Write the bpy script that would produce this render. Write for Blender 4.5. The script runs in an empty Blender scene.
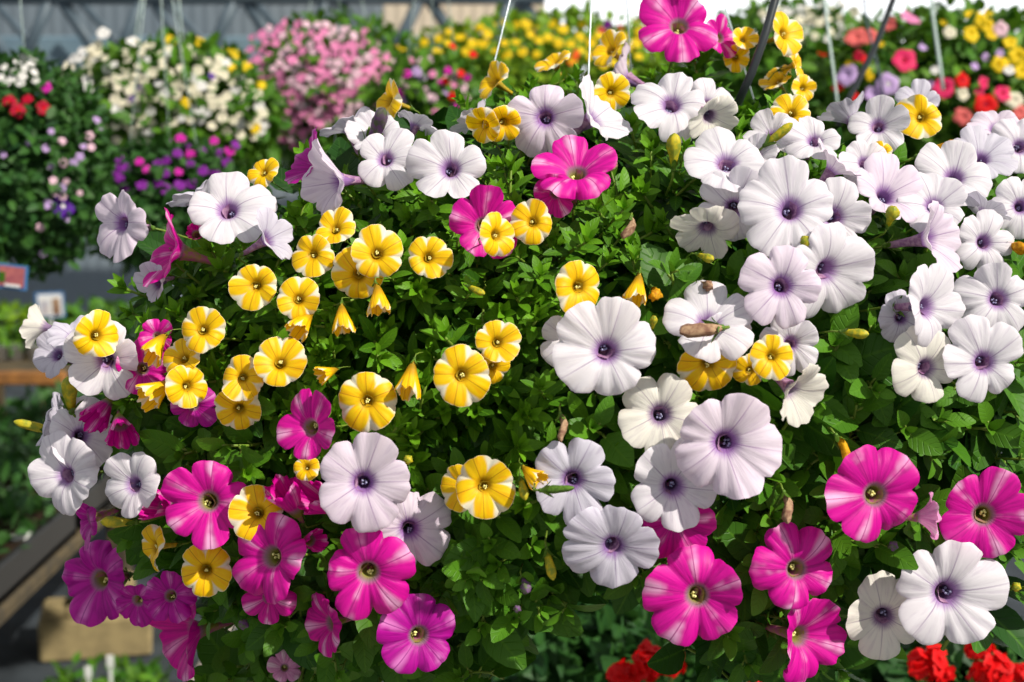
import bpy, math, random
import numpy as np
from mathutils import Vector, Matrix

C = bpy.context.scene.collection
scene = bpy.context.scene
PI = math.pi

# ------------------------------------------------------------------ camera
FPX = 1530.0                      # focal length for a 1024 px wide frame
PITCH = math.radians(8.0)
CAM = Vector((0.0, 0.0, 1.5))
RIGHT = Vector((1, 0, 0))
UP = Vector((0, math.sin(PITCH), math.cos(PITCH)))
FWD = Vector((0, math.cos(PITCH), -math.sin(PITCH)))
cd = bpy.data.cameras.new('camera')
cam = bpy.data.objects.new('camera', cd)
C.objects.link(cam)
cam.location = CAM
cam.rotation_euler = (PI / 2 - PITCH, 0, 0)
cd.sensor_width = 36.0
cd.lens = 36.0 * FPX / 1024.0
cd.clip_start = 0.05
cd.clip_end = 200
cd.dof.use_dof = True
cd.dof.focus_distance = 1.0
cd.dof.aperture_fstop = 9.0
scene.camera = cam

# ------------------------------------------------------------------ world, sun, exposure
world = bpy.data.worlds.new('sky')
scene.world = world
world.use_nodes = True
bgn = world.node_tree.nodes['Background']
_t = world.node_tree
_g = _t.nodes.new('ShaderNodeTexCoord').outputs['Generated']
_s = _t.nodes.new('ShaderNodeSeparateXYZ')
_t.links.new(_g, _s.inputs[0])


def _ramp(sock, lo, hi, a, b):
    n = _t.nodes.new('ShaderNodeMapRange')
    n.interpolation_type = 'SMOOTHSTEP'
    _t.links.new(sock, n.inputs[0])
    for i, v in enumerate((lo, hi, a, b)):
        n.inputs[i + 1].default_value = v
    return n.outputs[0]


_m = _t.nodes.new('ShaderNodeMath')          # hazy white sky low behind the greenhouse, dimmer overhead
_m.operation = 'MULTIPLY'
_t.links.new(_ramp(_s.outputs[2], 0.05, 0.45, 1.0, 0.0), _m.inputs[0])
_t.links.new(_ramp(_s.outputs[1], 0.2, 0.8, 0.0, 1.0), _m.inputs[1])
_a = _t.nodes.new('ShaderNodeMath')
_a.operation = 'MULTIPLY_ADD'
_t.links.new(_m.outputs[0], _a.inputs[0])
_a.inputs[1].default_value = 0.85
_a.inputs[2].default_value = 0.40
_t.links.new(_a.outputs[0], bgn.inputs['Strength'])
bgn.inputs['Color'].default_value = (0.95, 0.97, 1.0, 1)
sd = bpy.data.lights.new('sun', 'SUN')
sun = bpy.data.objects.new('sun', sd)
C.objects.link(sun)
sd.energy = 4.05
sd.color = (1.0, 0.94, 0.83)
sd.angle = math.radians(1.2)
SUN_DIR = Vector((0.60, -0.44, 0.67)).normalized()
sun.rotation_euler = SUN_DIR.to_track_quat('Z', 'Y').to_euler()
sun.location = (3, -2, 5)
scene.view_settings.view_transform = 'Standard'
scene.view_settings.look = 'None'
scene.view_settings.gamma = 1.0
scene.view_settings.use_curve_mapping = False
scene.view_settings.exposure = 0.46
scene.cycles.use_denoising = True
scene.cycles.max_bounces = 8
scene.cycles.transparent_max_bounces = 4


def at(px, py, d):
    """The point seen at that place of the photograph, d metres away along the view."""
    return CAM + RIGHT * ((px - 512.0) / FPX * d) + UP * ((341.0 - py) / FPX * d) + FWD * d


# ------------------------------------------------------------------ material helpers
class NT:
    def __init__(self, name):
        self.m = bpy.data.materials.new(name)
        self.m.use_nodes = True
        self.t = self.m.node_tree
        self.t.nodes.clear()
        self.out = self.t.nodes.new('ShaderNodeOutputMaterial')

    def put(self, sock, v):
        if isinstance(v, bpy.types.NodeSocket):
            self.t.links.new(v, sock)
        elif isinstance(v, (tuple, list)) and len(v) == 3 and sock.type == 'RGBA':
            sock.default_value = (*v, 1)
        else:
            sock.default_value = v

    def math(self, op, a, b=0.0, c=0.0):
        n = self.t.nodes.new('ShaderNodeMath')
        n.operation = op
        for i, v in enumerate((a, b, c)):
            self.put(n.inputs[i], v)
        return n.outputs[0]

    def smooth(self, x, lo, hi, a=0.0, b=1.0):
        n = self.t.nodes.new('ShaderNodeMapRange')
        n.interpolation_type = 'SMOOTHSTEP'
        for i, v in enumerate((x, lo, hi, a, b)):
            self.put(n.inputs[i], v)
        return n.outputs[0]

    def mix(self, f, a, b):
        n = self.t.nodes.new('ShaderNodeMix')
        n.data_type = 'RGBA'
        self.put(n.inputs[0], f)
        self.put(n.inputs[6], a)
        self.put(n.inputs[7], b)
        return n.outputs[2]

    def uv(self, name='UVMap'):
        n = self.t.nodes.new('ShaderNodeUVMap')
        n.uv_map = name
        s = self.t.nodes.new('ShaderNodeSeparateXYZ')
        self.t.links.new(n.outputs[0], s.inputs[0])
        return s.outputs[0], s.outputs[1], n.outputs[0]

    def comb(self, x, y, z=0.0):
        n = self.t.nodes.new('ShaderNodeCombineXYZ')
        for i, v in enumerate((x, y, z)):
            self.put(n.inputs[i], v)
        return n.outputs[0]

    def noise(self, vec, scale, detail=2.0):
        n = self.t.nodes.new('ShaderNodeTexNoise')
        n.inputs['Scale'].default_value = scale
        n.inputs['Detail'].default_value = detail
        if vec is not None:
            self.t.links.new(vec, n.inputs['Vector'])
        return n.outputs[0]

    def objco(self):
        return self.t.nodes.new('ShaderNodeTexCoord').outputs['Object']

    def rnd(self):
        return self.t.nodes.new('ShaderNodeObjectInfo').outputs['Random']

    def bump(self, h, strength, dist=0.01):
        n = self.t.nodes.new('ShaderNodeBump')
        n.inputs['Strength'].default_value = strength
        n.inputs['Distance'].default_value = dist
        self.t.links.new(h, n.inputs['Height'])
        return n.outputs[0]

    def finish(self, col, rough=0.6, spec=0.3, trans=0.0, tcol=None, metal=0.0, normal=None, sheen=0.0):
        p = self.t.nodes.new('ShaderNodeBsdfPrincipled')
        self.put(p.inputs['Base Color'], col)
        p.inputs['Roughness'].default_value = rough
        p.inputs['Specular IOR Level'].default_value = spec
        p.inputs['Metallic'].default_value = metal
        p.inputs['Sheen Weight'].default_value = sheen
        if normal is not None:
            self.t.links.new(normal, p.inputs['Normal'])
        res = p.outputs[0]
        if trans > 0:
            tr = self.t.nodes.new('ShaderNodeBsdfTranslucent')
            self.put(tr.inputs[0], tcol if tcol is not None else col)
            mx = self.t.nodes.new('ShaderNodeMixShader')
            mx.inputs[0].default_value = trans
            self.t.links.new(res, mx.inputs[1])
            self.t.links.new(tr.outputs[0], mx.inputs[2])
            res = mx.outputs[0]
        self.t.links.new(res, self.out.inputs[0])
        return self.m


def lobes(n):
    """u around the flower, v out from the throat; distance to the midrib and to the seam of the petal."""
    u, v, vec = n.uv()
    a = n.math('ABSOLUTE', n.math('SUBTRACT', n.math('FRACT', n.math('ADD', n.math('MULTIPLY', u, 5.0), 0.5)), 0.5))
    s = n.math('SUBTRACT', 0.5, a)
    return u, v, a, s, n.math('MULTIPLY', a, v), n.math('MULTIPLY', s, v)


def petal_white(name, base, vein, throat):
    n = NT(name)
    u, v, a, s, dm, ds = lobes(n)
    fine = n.noise(n.comb(n.math('MULTIPLY', u, 55.0), n.math('MULTIPLY', v, 2.2), n.math('MULTIPLY', n.rnd(), 30.0)), 1.0, 3.0)
    col = n.mix(n.smooth(fine, 0.46, 0.72, 0.0, 0.26), base, vein)
    fade = n.smooth(v, 0.35, 1.0, 0.85, 0.30)
    col = n.mix(n.math('MULTIPLY', n.smooth(dm, 0.003, 0.017, 1.0, 0.0), fade), col, vein)
    col = n.mix(n.math('MULTIPLY', n.smooth(ds, 0.002, 0.012, 0.35, 0.0), fade), col, vein)
    vt = n.math('ADD', v, n.math('MULTIPLY', n.math('SUBTRACT', fine, 0.5), 0.20))
    col = n.mix(n.smooth(vt, 0.24, 0.44, 0.90, 0.0), col, throat)
    col = n.mix(n.smooth(v, 0.08, 0.20, 0.6, 0.0), col, (0.07, 0.06, 0.11))
    bmp = n.bump(fine, 0.5, 0.0009)
    return n.finish(col, 0.55, 0.25, 0.30, None, normal=bmp)


def petal_pink(name, base, deep, pale):
    n = NT(name)
    u, v, a, s, dm, ds = lobes(n)
    r = n.math('MULTIPLY', n.rnd(), 40.0)
    fine = n.noise(n.comb(n.math('MULTIPLY', u, 60.0), n.math('MULTIPLY', v, 2.0), r), 1.0, 3.0)
    blot = n.noise(n.comb(n.math('MULTIPLY', u, 8.0), n.math('MULTIPLY', v, 2.4), r), 1.0, 2.0)
    col = n.mix(n.smooth(fine, 0.42, 0.70, 0.0, 0.65), base, deep)
    w = n.math('MULTIPLY', n.smooth(blot, 0.36, 0.62, 0.05, 1.0), n.smooth(v, 0.30, 0.80, 0.35, 1.0))
    streak = n.smooth(a, 0.02, n.math('ADD', 0.10, n.math('MULTIPLY', blot, 0.16)), 1.0, 0.0)
    col = n.mix(n.math('MULTIPLY', streak, w), col, pale)
    col = n.mix(n.smooth(dm, 0.003, 0.016, 0.7, 0.0), col, deep)
    col = n.mix(n.smooth(ds, 0.005, 0.05, 0.55, 0.0), col, deep)
    col = n.mix(n.smooth(v, 0.27, 0.37, 0.85, 0.0), col, (0.30, 0.20, 0.25))
    col = n.mix(n.smooth(v, 0.14, 0.30, 0.95, 0.0), col, (0.32, 0.33, 0.04))
    bmp = n.bump(fine, 0.55, 0.0009)
    return n.finish(col, 0.5, 0.3, 0.30, None, normal=bmp)


def petal_yellow(name):
    n = NT(name)
    u, v, a, s, dm, ds = lobes(n)
    r = n.math('MULTIPLY', n.rnd(), 40.0)
    fine = n.noise(n.comb(n.math('MULTIPLY', u, 40.0), n.math('MULTIPLY', v, 2.0), r), 1.0, 3.0)
    wob = n.math('MULTIPLY', n.math('SUBTRACT', fine, 0.5), 0.10)
    yel = n.mix(n.smooth(fine, 0.4, 0.75), (0.94, 0.60, 0.001), (0.92, 0.46, 0.001))
    edge = n.math('ADD', n.math('MULTIPLY', n.smooth(v, 0.46, 1.0), n.math('ADD', 0.17, n.math('MULTIPLY', n.rnd(), 0.07))), wob)
    wh = n.smooth(n.math('SUBTRACT', s, edge), -0.075, 0.06, 1.0, 0.0)
    wh = n.math('MULTIPLY', wh, n.smooth(v, 0.42, 0.60))
    rim = n.smooth(n.math('ADD', v, wob), 0.955, 1.0, 0.0, 0.75)
    col = n.mix(n.math('MAXIMUM', wh, rim), yel, (0.86, 0.80, 0.62))
    col = n.mix(n.smooth(dm, 0.003, 0.022, 0.75, 0.0), col, (0.50, 0.20, 0.003))
    col = n.mix(n.smooth(v, 0.22, 0.44, 0.8, 0.0), col, (0.52, 0.27, 0.003))
    col = n.mix(n.smooth(v, 0.10, 0.24, 0.9, 0.0), col, (0.38, 0.22, 0.006))
    return n.finish(col, 0.5, 0.3, 0.28, None, normal=n.bump(fine, 0.25, 0.0005))


def simple(name, col, rough=0.6, spec=0.3, trans=0.0, var=0.0, scale=40.0, metal=0.0, col2=None):
    n = NT(name)
    c = col
    if var > 0 or col2:
        f = n.noise(n.objco(), scale, 3.0)
        c2 = col2 if col2 else tuple(x * (1 - var) for x in col)
        c = n.mix(n.smooth(f, 0.35, 0.65), col, c2)
    return n.finish(c, rough, spec, trans, None, metal)


def leaf_mat(name, dark, light, young, rough=0.48, trans=0.20):
    """Green of one leaf from its own two random numbers; second number is how young the leaf is."""
    n = NT(name)
    u, v, _ = n.uv()
    r, y, _ = n.uv('Leaf')
    c = n.mix(r, dark, light)
    c = n.mix(y, c, young)
    c = n.mix(n.smooth(n.math('ABSOLUTE', n.math('SUBTRACT', u, 0.5)), 0.0, 0.07, 0.45, 0.0), c, young)
    side = n.math('FRACT', n.math('ADD', n.math('MULTIPLY', v, 6.0), n.math('MULTIPLY', n.math('ABSOLUTE', n.math('SUBTRACT', u, 0.5)), -3.0)))
    h = n.smooth(n.math('ABSOLUTE', n.math('SUBTRACT', side, 0.5)), 0.0, 0.14)
    return n.finish(c, rough, 0.22, trans, n.mix(0.35, c, young), normal=n.bump(h, 0.35, 0.0012))


M = {
    'white': petal_white('white_petal', (0.78, 0.745, 0.80), (0.36, 0.27, 0.42), (0.36, 0.18, 0.47)),
    'lilac': petal_white('lilac_white_petal', (0.76, 0.66, 0.77), (0.36, 0.22, 0.42), (0.30, 0.12, 0.42)),
    'cream': petal_white('cream_white_petal', (0.80, 0.77, 0.70), (0.40, 0.33, 0.40), (0.26, 0.15, 0.32)),
    'grey': petal_white('grey_lilac_shaded_petal', (0.64, 0.61, 0.71), (0.28, 0.21, 0.36), (0.25, 0.11, 0.36)),  # greyish petals; on shaded flowers this tone also carries the shade
    'magenta': petal_pink('magenta_petal', (0.74, 0.003, 0.35), (0.40, 0.001, 0.21), (0.92, 0.45, 0.74)),
    'purple': petal_pink('purple_shaded_magenta_petal', (0.50, 0.003, 0.33), (0.24, 0.001, 0.18), (0.72, 0.20, 0.58)),  # magenta with the shade of the lower left put into its colour
    'rose': petal_pink('faded_pink_petal', (0.74, 0.30, 0.55), (0.58, 0.16, 0.40), (0.86, 0.62, 0.74)),
    'yellow': petal_yellow('yellow_striped_petal'),
    'tube_white': simple('violet_tube', (0.50, 0.30, 0.44), 0.5, 0.3, 0.2, col2=(0.28, 0.12, 0.27), scale=8),
    'tube_pink': simple('pink_tube', (0.45, 0.10, 0.26), 0.5, 0.3, 0.2, col2=(0.32, 0.26, 0.06), scale=6),
    'tube_yellow': simple('olive_tube', (0.60, 0.40, 0.02), 0.5, 0.3, 0.2, col2=(0.36, 0.28, 0.03), scale=6),
    'calyx': simple('calyx_green', (0.12, 0.24, 0.025), 0.5, 0.3, 0.2, var=0.4, scale=10),
    'stem': simple('stem_green', (0.17, 0.27, 0.03), 0.5, 0.3, 0.0, var=0.4, scale=30),
    'anther_pale': simple('pale_anther', (0.30, 0.30, 0.46), 0.5),
    'anther_yellow': simple('yellow_anther', (0.85, 0.80, 0.30), 0.5),
    'wilted': simple('wilted_petal', (0.50, 0.33, 0.20), 0.7, 0.2, 0.2, col2=(0.22, 0.11, 0.07), scale=5),
    'wilted_yellow': simple('wilted_yellow_petal', (0.80, 0.42, 0.01), 0.6, 0.2, 0.2, col2=(0.50, 0.20, 0.005), scale=5),
    'bud_yellow': simple('yellow_bud', (0.62, 0.50, 0.02), 0.5, 0.3, 0.2, col2=(0.26, 0.32, 0.03), scale=5),
    'bud_violet': simple('violet_bud', (0.16, 0.06, 0.20), 0.6, 0.3, 0.1, col2=(0.09, 0.12, 0.05), scale=5),
    'leaf_small': leaf_mat('narrow_leaf', (0.008, 0.052, 0.004), (0.036, 0.145, 0.005), (0.14, 0.34, 0.010)),
    'leaf_broad': leaf_mat('broad_leaf', (0.008, 0.052, 0.006), (0.030, 0.125, 0.007), (0.10, 0.26, 0.012)),
    'leaf_far': leaf_mat('distant_leaf', (0.010, 0.060, 0.006), (0.042, 0.16, 0.010), (0.16, 0.32, 0.02)),
    'leaf_yellow_green': leaf_mat('distant_yellow_green_leaf', (0.03, 0.13, 0.005), (0.11, 0.27, 0.010), (0.30, 0.42, 0.02)),  # lighter, yellower green
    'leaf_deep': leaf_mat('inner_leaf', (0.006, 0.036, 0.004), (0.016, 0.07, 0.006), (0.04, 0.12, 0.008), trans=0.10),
    'leaf_shaded': leaf_mat('shaded_leaf', (0.008, 0.042, 0.012), (0.028, 0.10, 0.022), (0.06, 0.16, 0.02)),  # green darkened to stand in for shade on these plants
    'pot': simple('black_plastic', (0.012, 0.013, 0.014), 0.45, 0.4),
    'pot_green': simple('dark_green_plastic', (0.012, 0.035, 0.02), 0.45, 0.4),
    'soil': simple('potting_soil', (0.03, 0.018, 0.01), 0.9, 0.1, var=0.6, scale=80),
    'wire': simple('galvanised_wire', (0.55, 0.62, 0.66), 0.35, 0.5, metal=0.6),
    'wire_pale': simple('pale_plastic_hanger', (0.50, 0.62, 0.58), 0.5, 0.4),
    'hose': simple('black_hose', (0.022, 0.028, 0.032), 0.4, 0.5),
    'steel': simple('grey_steel', (0.075, 0.11, 0.14), 0.5, 0.4, var=0.25, scale=3),
}
for k, c in {'f_cream': (0.86, 0.80, 0.62), 'f_white': (0.84, 0.82, 0.80), 'f_pink': (0.84, 0.27, 0.52), 'f_palepink': (0.88, 0.58, 0.70), 'f_lilac': (0.62, 0.42, 0.78),
             'f_yellow': (0.90, 0.62, 0.01), 'f_purple': (0.24, 0.02, 0.33), 'f_violet': (0.09, 0.01, 0.30), 'f_red': (0.80, 0.004, 0.006), 'f_rose': (0.84, 0.03, 0.15),
             'f_crimson': (0.45, 0.002, 0.03), 'f_coral': (0.82, 0.16, 0.15), 'f_magenta': (0.68, 0.02, 0.42), 'f_orange': (0.85, 0.12, 0.01)}.items():
    M[k] = simple('distant_petal_' + k[2:], c, 0.6, 0.2, 0.28, var=0.15, scale=30)


# ------------------------------------------------------------------ mesh helpers
class MB:
    """Collects geometry and links it as ONE mesh object."""

    def __init__(self):
        self.v, self.f, self.uv, self.lf, self.n = [], [], [], [], 0

    def add(self, verts, faces, uvs=None, leaf=None):
        b = self.n
        self.v.extend([tuple(p) for p in verts])
        self.n += len(verts)
        for k, fc in enumerate(faces):
            self.f.append(tuple(i + b for i in fc))
            self.uv.append(uvs[k] if uvs else [(0.0, 0.0)] * len(fc))
            self.lf.append(leaf if leaf else (0.5, 0.2))

    def mesh(self, name, mat, smooth=True):
        me = bpy.data.meshes.new(name)
        me.from_pydata(self.v, [], self.f)
        u = me.uv_layers.new(name='UVMap')
        l = me.uv_layers.new(name='Leaf')
        flat = [c for fc in self.uv for p in fc for c in p]
        lf = [c for fc, x in zip(self.f, self.lf) for _ in fc for c in x]
        u.data.foreach_set('uv', flat)
        l.data.foreach_set('uv', lf)
        if smooth:
            me.polygons.foreach_set('use_smooth', [True] * len(me.polygons))
        me.materials.append(mat)
        me.update()
        return me

    def build(self, name, mat, parent=None, smooth=True):
        return link(name, self.mesh(name, mat, smooth), parent)


def link(name, data, parent=None):
    o = bpy.data.objects.new(name, data)
    C.objects.link(o)
    if parent is not None:
        o.parent = parent
    return o


def empty(name, loc=(0, 0, 0)):
    o = link(name, None)
    o.location = loc
    o.empty_display_size = 0.02
    return o


def tag(o, label=None, cat=None, group=None, kind=None):
    for k, v in (('label', label), ('category', cat), ('group', group), ('kind', kind)):
        if v:
            o[k] = v
    return o


def frame(d):
    d = Vector(d).normalized()
    a = Vector((0, 0, 1)) if abs(d.z) < 0.9 else Vector((1, 0, 0))
    x = a.cross(d).normalized()
    return x, d.cross(x)


def tube(mb, pts, radii, sides=8, cap=True):
    pts = [Vector(p) for p in pts]
    if not isinstance(radii, (list, tuple)):
        radii = [radii] * len(pts)
    vs, fs, us = [], [], []
    x = None
    for i, p in enumerate(pts):
        d = (pts[min(i + 1, len(pts) - 1)] - pts[max(i - 1, 0)])
        if x is None:
            x, y = frame(d)
        else:
            d = d.normalized()
            x = (x - d * x.dot(d)).normalized()
            y = d.cross(x)
        for k in range(sides):
            t = 2 * PI * k / sides
            vs.append(p + (x * math.cos(t) + y * math.sin(t)) * radii[i])
    m = len(pts)
    for i in range(m - 1):
        for k in range(sides):
            k2 = (k + 1) % sides
            fs.append((i * sides + k, i * sides + k2, (i + 1) * sides + k2, (i + 1) * sides + k))
            us.append([(k / sides, i / m), ((k + 1) / sides, i / m), ((k + 1) / sides, (i + 1) / m), (k / sides, (i + 1) / m)])
    if cap:
        fs.append(tuple(range(sides))[::-1])
        us.append([(0, 0)] * sides)
        fs.append(tuple((m - 1) * sides + k for k in range(sides)))
        us.append([(0, 1)] * sides)
    mb.add(vs, fs, us)


def box(mb, c, s, rot=0.0, bevel=0.0):
    """A box with chamfered edges."""
    hx, hy, hz = s[0] / 2, s[1] / 2, s[2] / 2
    b = min(bevel, hx * .4, hy * .4, hz * .4)
    ca, sa = math.cos(rot), math.sin(rot)

    def tr(p):
        return (c[0] + p[0] * ca - p[1] * sa, c[1] + p[0] * sa + p[1] * ca, c[2] + p[2])
    if b <= 0:
        vs = [(x, y, z) for z in (-hz, hz) for x, y in ((-hx, -hy), (hx, -hy), (hx, hy), (-hx, hy))]
        fs = [(3, 2, 1, 0), (4, 5, 6, 7)] + [(i, (i + 1) % 4, 4 + (i + 1) % 4, 4 + i) for i in range(4)]
    else:
        vs, fs = [], []
        ring = lambda x, y: [(-x + b, -y), (x - b, -y), (x, -y + b), (x, y - b), (x - b, y), (-x + b, y), (-x, y - b), (-x, -y + b)]
        for x, y, z in ((hx - b, hy - b, -hz), (hx, hy, -hz + b), (hx, hy, hz - b), (hx - b, hy - b, hz)):
            vs += [(p[0], p[1], z) for p in ring(x, y)]
        fs.append(tuple(range(8))[::-1])
        for r in range(3):
            fs += [(r * 8 + i, r * 8 + (i + 1) % 8, r * 8 + 8 + (i + 1) % 8, r * 8 + 8 + i) for i in range(8)]
        fs.append(tuple(24 + i for i in range(8)))
    mb.add([tr(p) for p in vs], fs)


def lathe(mb, c, prof, sides=32, cap=True):
    vs, fs = [], []
    for r, z in prof:
        vs += [(c[0] + r * math.cos(2 * PI * k / sides), c[1] + r * math.sin(2 * PI * k / sides), c[2] + z) for k in range(sides)]
    for i in range(len(prof) - 1):
        for k in range(sides):
            k2 = (k + 1) % sides
            fs.append((i * sides + k, i * sides + k2, (i + 1) * sides + k2, (i + 1) * sides + k))
    if cap:
        fs.append(tuple(range(sides))[::-1])
        fs.append(tuple((len(prof) - 1) * sides + k for k in range(sides)))
    mb.add(vs, fs)


def blob(mb, c, r, sides=8, rings=5):
    prof = [(max(1e-4, math.sin(PI * i / rings)) * r, -math.cos(PI * i / rings) * r) for i in range(rings + 1)]
    lathe(mb, c, prof, sides, False)


def leaf(mb, base, direc, normal, length, width, rng, curl=0.25, fold=0.25, shape='ovate', young=0.2, rows=5):
    """A folded, curling leaf blade with a short stalk end."""
    d = Vector(direc).normalized()
    nn = Vector(normal)
    nn = (nn - d * nn.dot(d))
    nn = nn.normalized() if nn.length > 1e-5 else frame(d)[0]
    s = d.cross(nn)
    vs, fs, us = [], [], []
    for i in range(rows + 1):
        t = i / rows
        w = (math.sin(PI * min(1, t ** 0.80 * 0.95 + 0.04)) ** 0.62) if shape == 'ovate' else (math.sin(PI * (t * 0.93 + 0.05)) ** 0.8)
        w = w * width * 0.5 + width * 0.02
        ang = curl * t
        p = Vector(base) + d * (length * t * math.cos(ang * 0.6)) - nn * (length * curl * t * t * 0.55)
        for k in (-1, 0, 1):
            vs.append(p + s * (k * w) + nn * (abs(k) * w * fold))
    for i in range(rows):
        for k in range(2):
            a = i * 3 + k
            fs.append((a, a + 1, a + 4, a + 3))
            us.append([(k / 2, i / rows), (k / 2 + .5, i / rows), (k / 2 + .5, (i + 1) / rows), (k / 2, (i + 1) / rows)])
    mb.add(vs, fs, us, (rng.random(), max(0.0, min(1.0, young + rng.uniform(-.12, .12)))))

# ------------------------------------------------------------------ flowers
PROF = {
    'petunia': [(0.0, .075, -.50), (.06, .10, -.42), (.12, .125, -.33), (.18, .15, -.24), (.24, .18, -.16), (.30, .225, -.105), (.36, .29, -.065),
                (.45, .385, -.025), (.55, .50, -.005), (.65, .62, .005), (.75, .74, .005), (.84, .84, -.005), (.92, .93, -.022), (.97, .98, -.04), (1.0, 1.0, -.055)],
    'calibrachoa': [(0.0, .08, -.36), (.08, .12, -.31), (.16, .165, -.24), (.23, .21, -.175), (.30, .265, -.125), (.38, .33, -.08), (.48, .43, -.035),
                    (.58, .55, -.01), (.68, .67, 0.), (.78, .79, -.005), (.87, .89, -.025), (.94, .96, -.05), (1.0, 1.0, -.075)],
    'bell': [(0.0, .14, -1.0), (.1, .22, -.85), (.2, .29, -.65), (.35, .40, -.35), (.5, .52, -.05), (.65, .62, .2), (.8, .70, .4), (.9, .72, .5), (1.0, .70, .58)],
}


def corolla(rng, kind, cone=0.0, curl=None):
    prof = PROF[kind]
    n = 80 if kind != 'bell' else 60
    if kind == 'petunia':
        notch, mid = rng.uniform(.15, .30), rng.uniform(.0, .016)
    elif kind == 'calibrachoa':
        notch, mid = rng.uniform(.07, .15), rng.uniform(.0, .03)
    else:
        notch, mid = .28, .1
    lob = [rng.uniform(.91, 1.07) for _ in range(5)]
    tilt = [rng.uniform(-.20, .17) for _ in range(5)]
    ex, ey = rng.uniform(-.10, .10), rng.uniform(-.10, .10)
    wa, wb, wp = rng.uniform(.02, .12), rng.uniform(.0, .06), rng.uniform(0, 6.28)
    ph = [rng.uniform(0, 2 * PI) for _ in range(6)]
    ruf = {'petunia': rng.uniform(.016, .034), 'calibrachoa': .014, 'bell': .06}[kind]
    m1, m2 = rng.choice((11, 13, 16)), rng.choice((17, 21, 23))
    warp = rng.uniform(.04, .17)
    refl = rng.uniform(-.02, .10) if curl is None else curl
    rim_k = rng.uniform(.8, 1.3)
    vs, fs, us = [], [], []
    for v, r, z in prof:
        s = max(0.0, (v - .30) / .70)
        s2 = s * s
        for k in range(n):
            th = 2 * PI * k / n
            q = (th * 5 / (2 * PI)) % 5
            i = int(round(q)) % 5
            a = abs(q - round(q))
            seam = a * 2
            j = (i + 1) % 5 if q > round(q) else (i - 1) % 5
            wgt = max(0.0, seam - .6) / .8
            sc = lob[i] * (1 - wgt) + lob[j] * wgt
            tl = tilt[i] * (1 - wgt) + tilt[j] * wgt
            F = sc * (1 - notch * (.35 * seam ** 2.5 + .65 * seam ** 7) - mid * math.exp(-(a / .05) ** 2))
            F *= 1 + ruf * .35 * math.sin(m1 * th + ph[0]) + ruf * .4 * math.sin(m2 * th + ph[1]) + .03 * math.sin(2 * th + ph[2])
            rr = r * (1 + (F - 1) * min(1.0, s * 1.15) ** 1.5)
            zz = z - cone * (1 - r) * (0.75 if v > .3 else .75) * 1.0
            zz += tl * s2 - .13 * s * seam ** 3.5 * rim_k + .045 * s * (1 - seam) * math.cos(a * 12) * .6
            zz -= .012 * s * math.exp(-(a / .035) ** 2)
            zz += warp * s2 * math.cos(2 * th + ph[2]) + warp * .5 * s2 * math.cos(3 * th + ph[3])
            zz += ruf * s2 * (1.2 * math.sin(m1 * th + ph[4]) + .8 * math.sin(7 * th + ph[5]))
            zz -= refl * s2
            ta = th + wa * math.sin(th + wp) + wb * math.sin(2 * th + 2.1 * wp)
            vs.append((rr * math.cos(ta) + ex * (s - .75), rr * math.sin(ta) + ey * (s - .75), zz))
    m = len(prof)
    for i in range(m - 1):
        for k in range(n):
            k2 = (k + 1) % n
            fs.append((i * n + k, i * n + k2, (i + 1) * n + k2, (i + 1) * n + k))
            us.append([(k / n, prof[i][0]), ((k + 1) / n, prof[i][0]), ((k + 1) / n, prof[i + 1][0]), (k / n, prof[i + 1][0])])
    return vs, fs, us


KINDS = {   # petal material, tube material, anther material
    'W': ('petunia_flower', 'petunia', 'white', 'tube_white', 'anther_pale'),
    'L': ('petunia_flower', 'petunia', 'lilac', 'tube_white', 'anther_pale'),
    'C': ('petunia_flower', 'petunia', 'cream', 'tube_white', 'anther_pale'),
    'G': ('petunia_flower', 'petunia', 'grey', 'tube_white', 'anther_pale'),
    'M': ('petunia_flower', 'petunia', 'magenta', 'tube_pink', 'anther_yellow'),
    'P': ('petunia_flower', 'petunia', 'purple', 'tube_pink', 'anther_yellow'),  # purple here is magenta with shade put into its colour
    'R': ('petunia_flower', 'petunia', 'rose', 'tube_pink', 'anther_yellow'),
    'Y': ('calibrachoa_flower', 'calibrachoa', 'yellow', 'tube_yellow', 'anther_yellow'),
    'N': ('petunia_flower', 'bell', 'magenta', 'tube_pink', 'anther_yellow'),
    'B': ('calibrachoa_flower', 'bell', 'yellow', 'tube_yellow', 'anther_yellow'),
}
FLOWERS = []      # (centre, normal, radius) of every built flower, for keeping leaves off their faces


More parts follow.
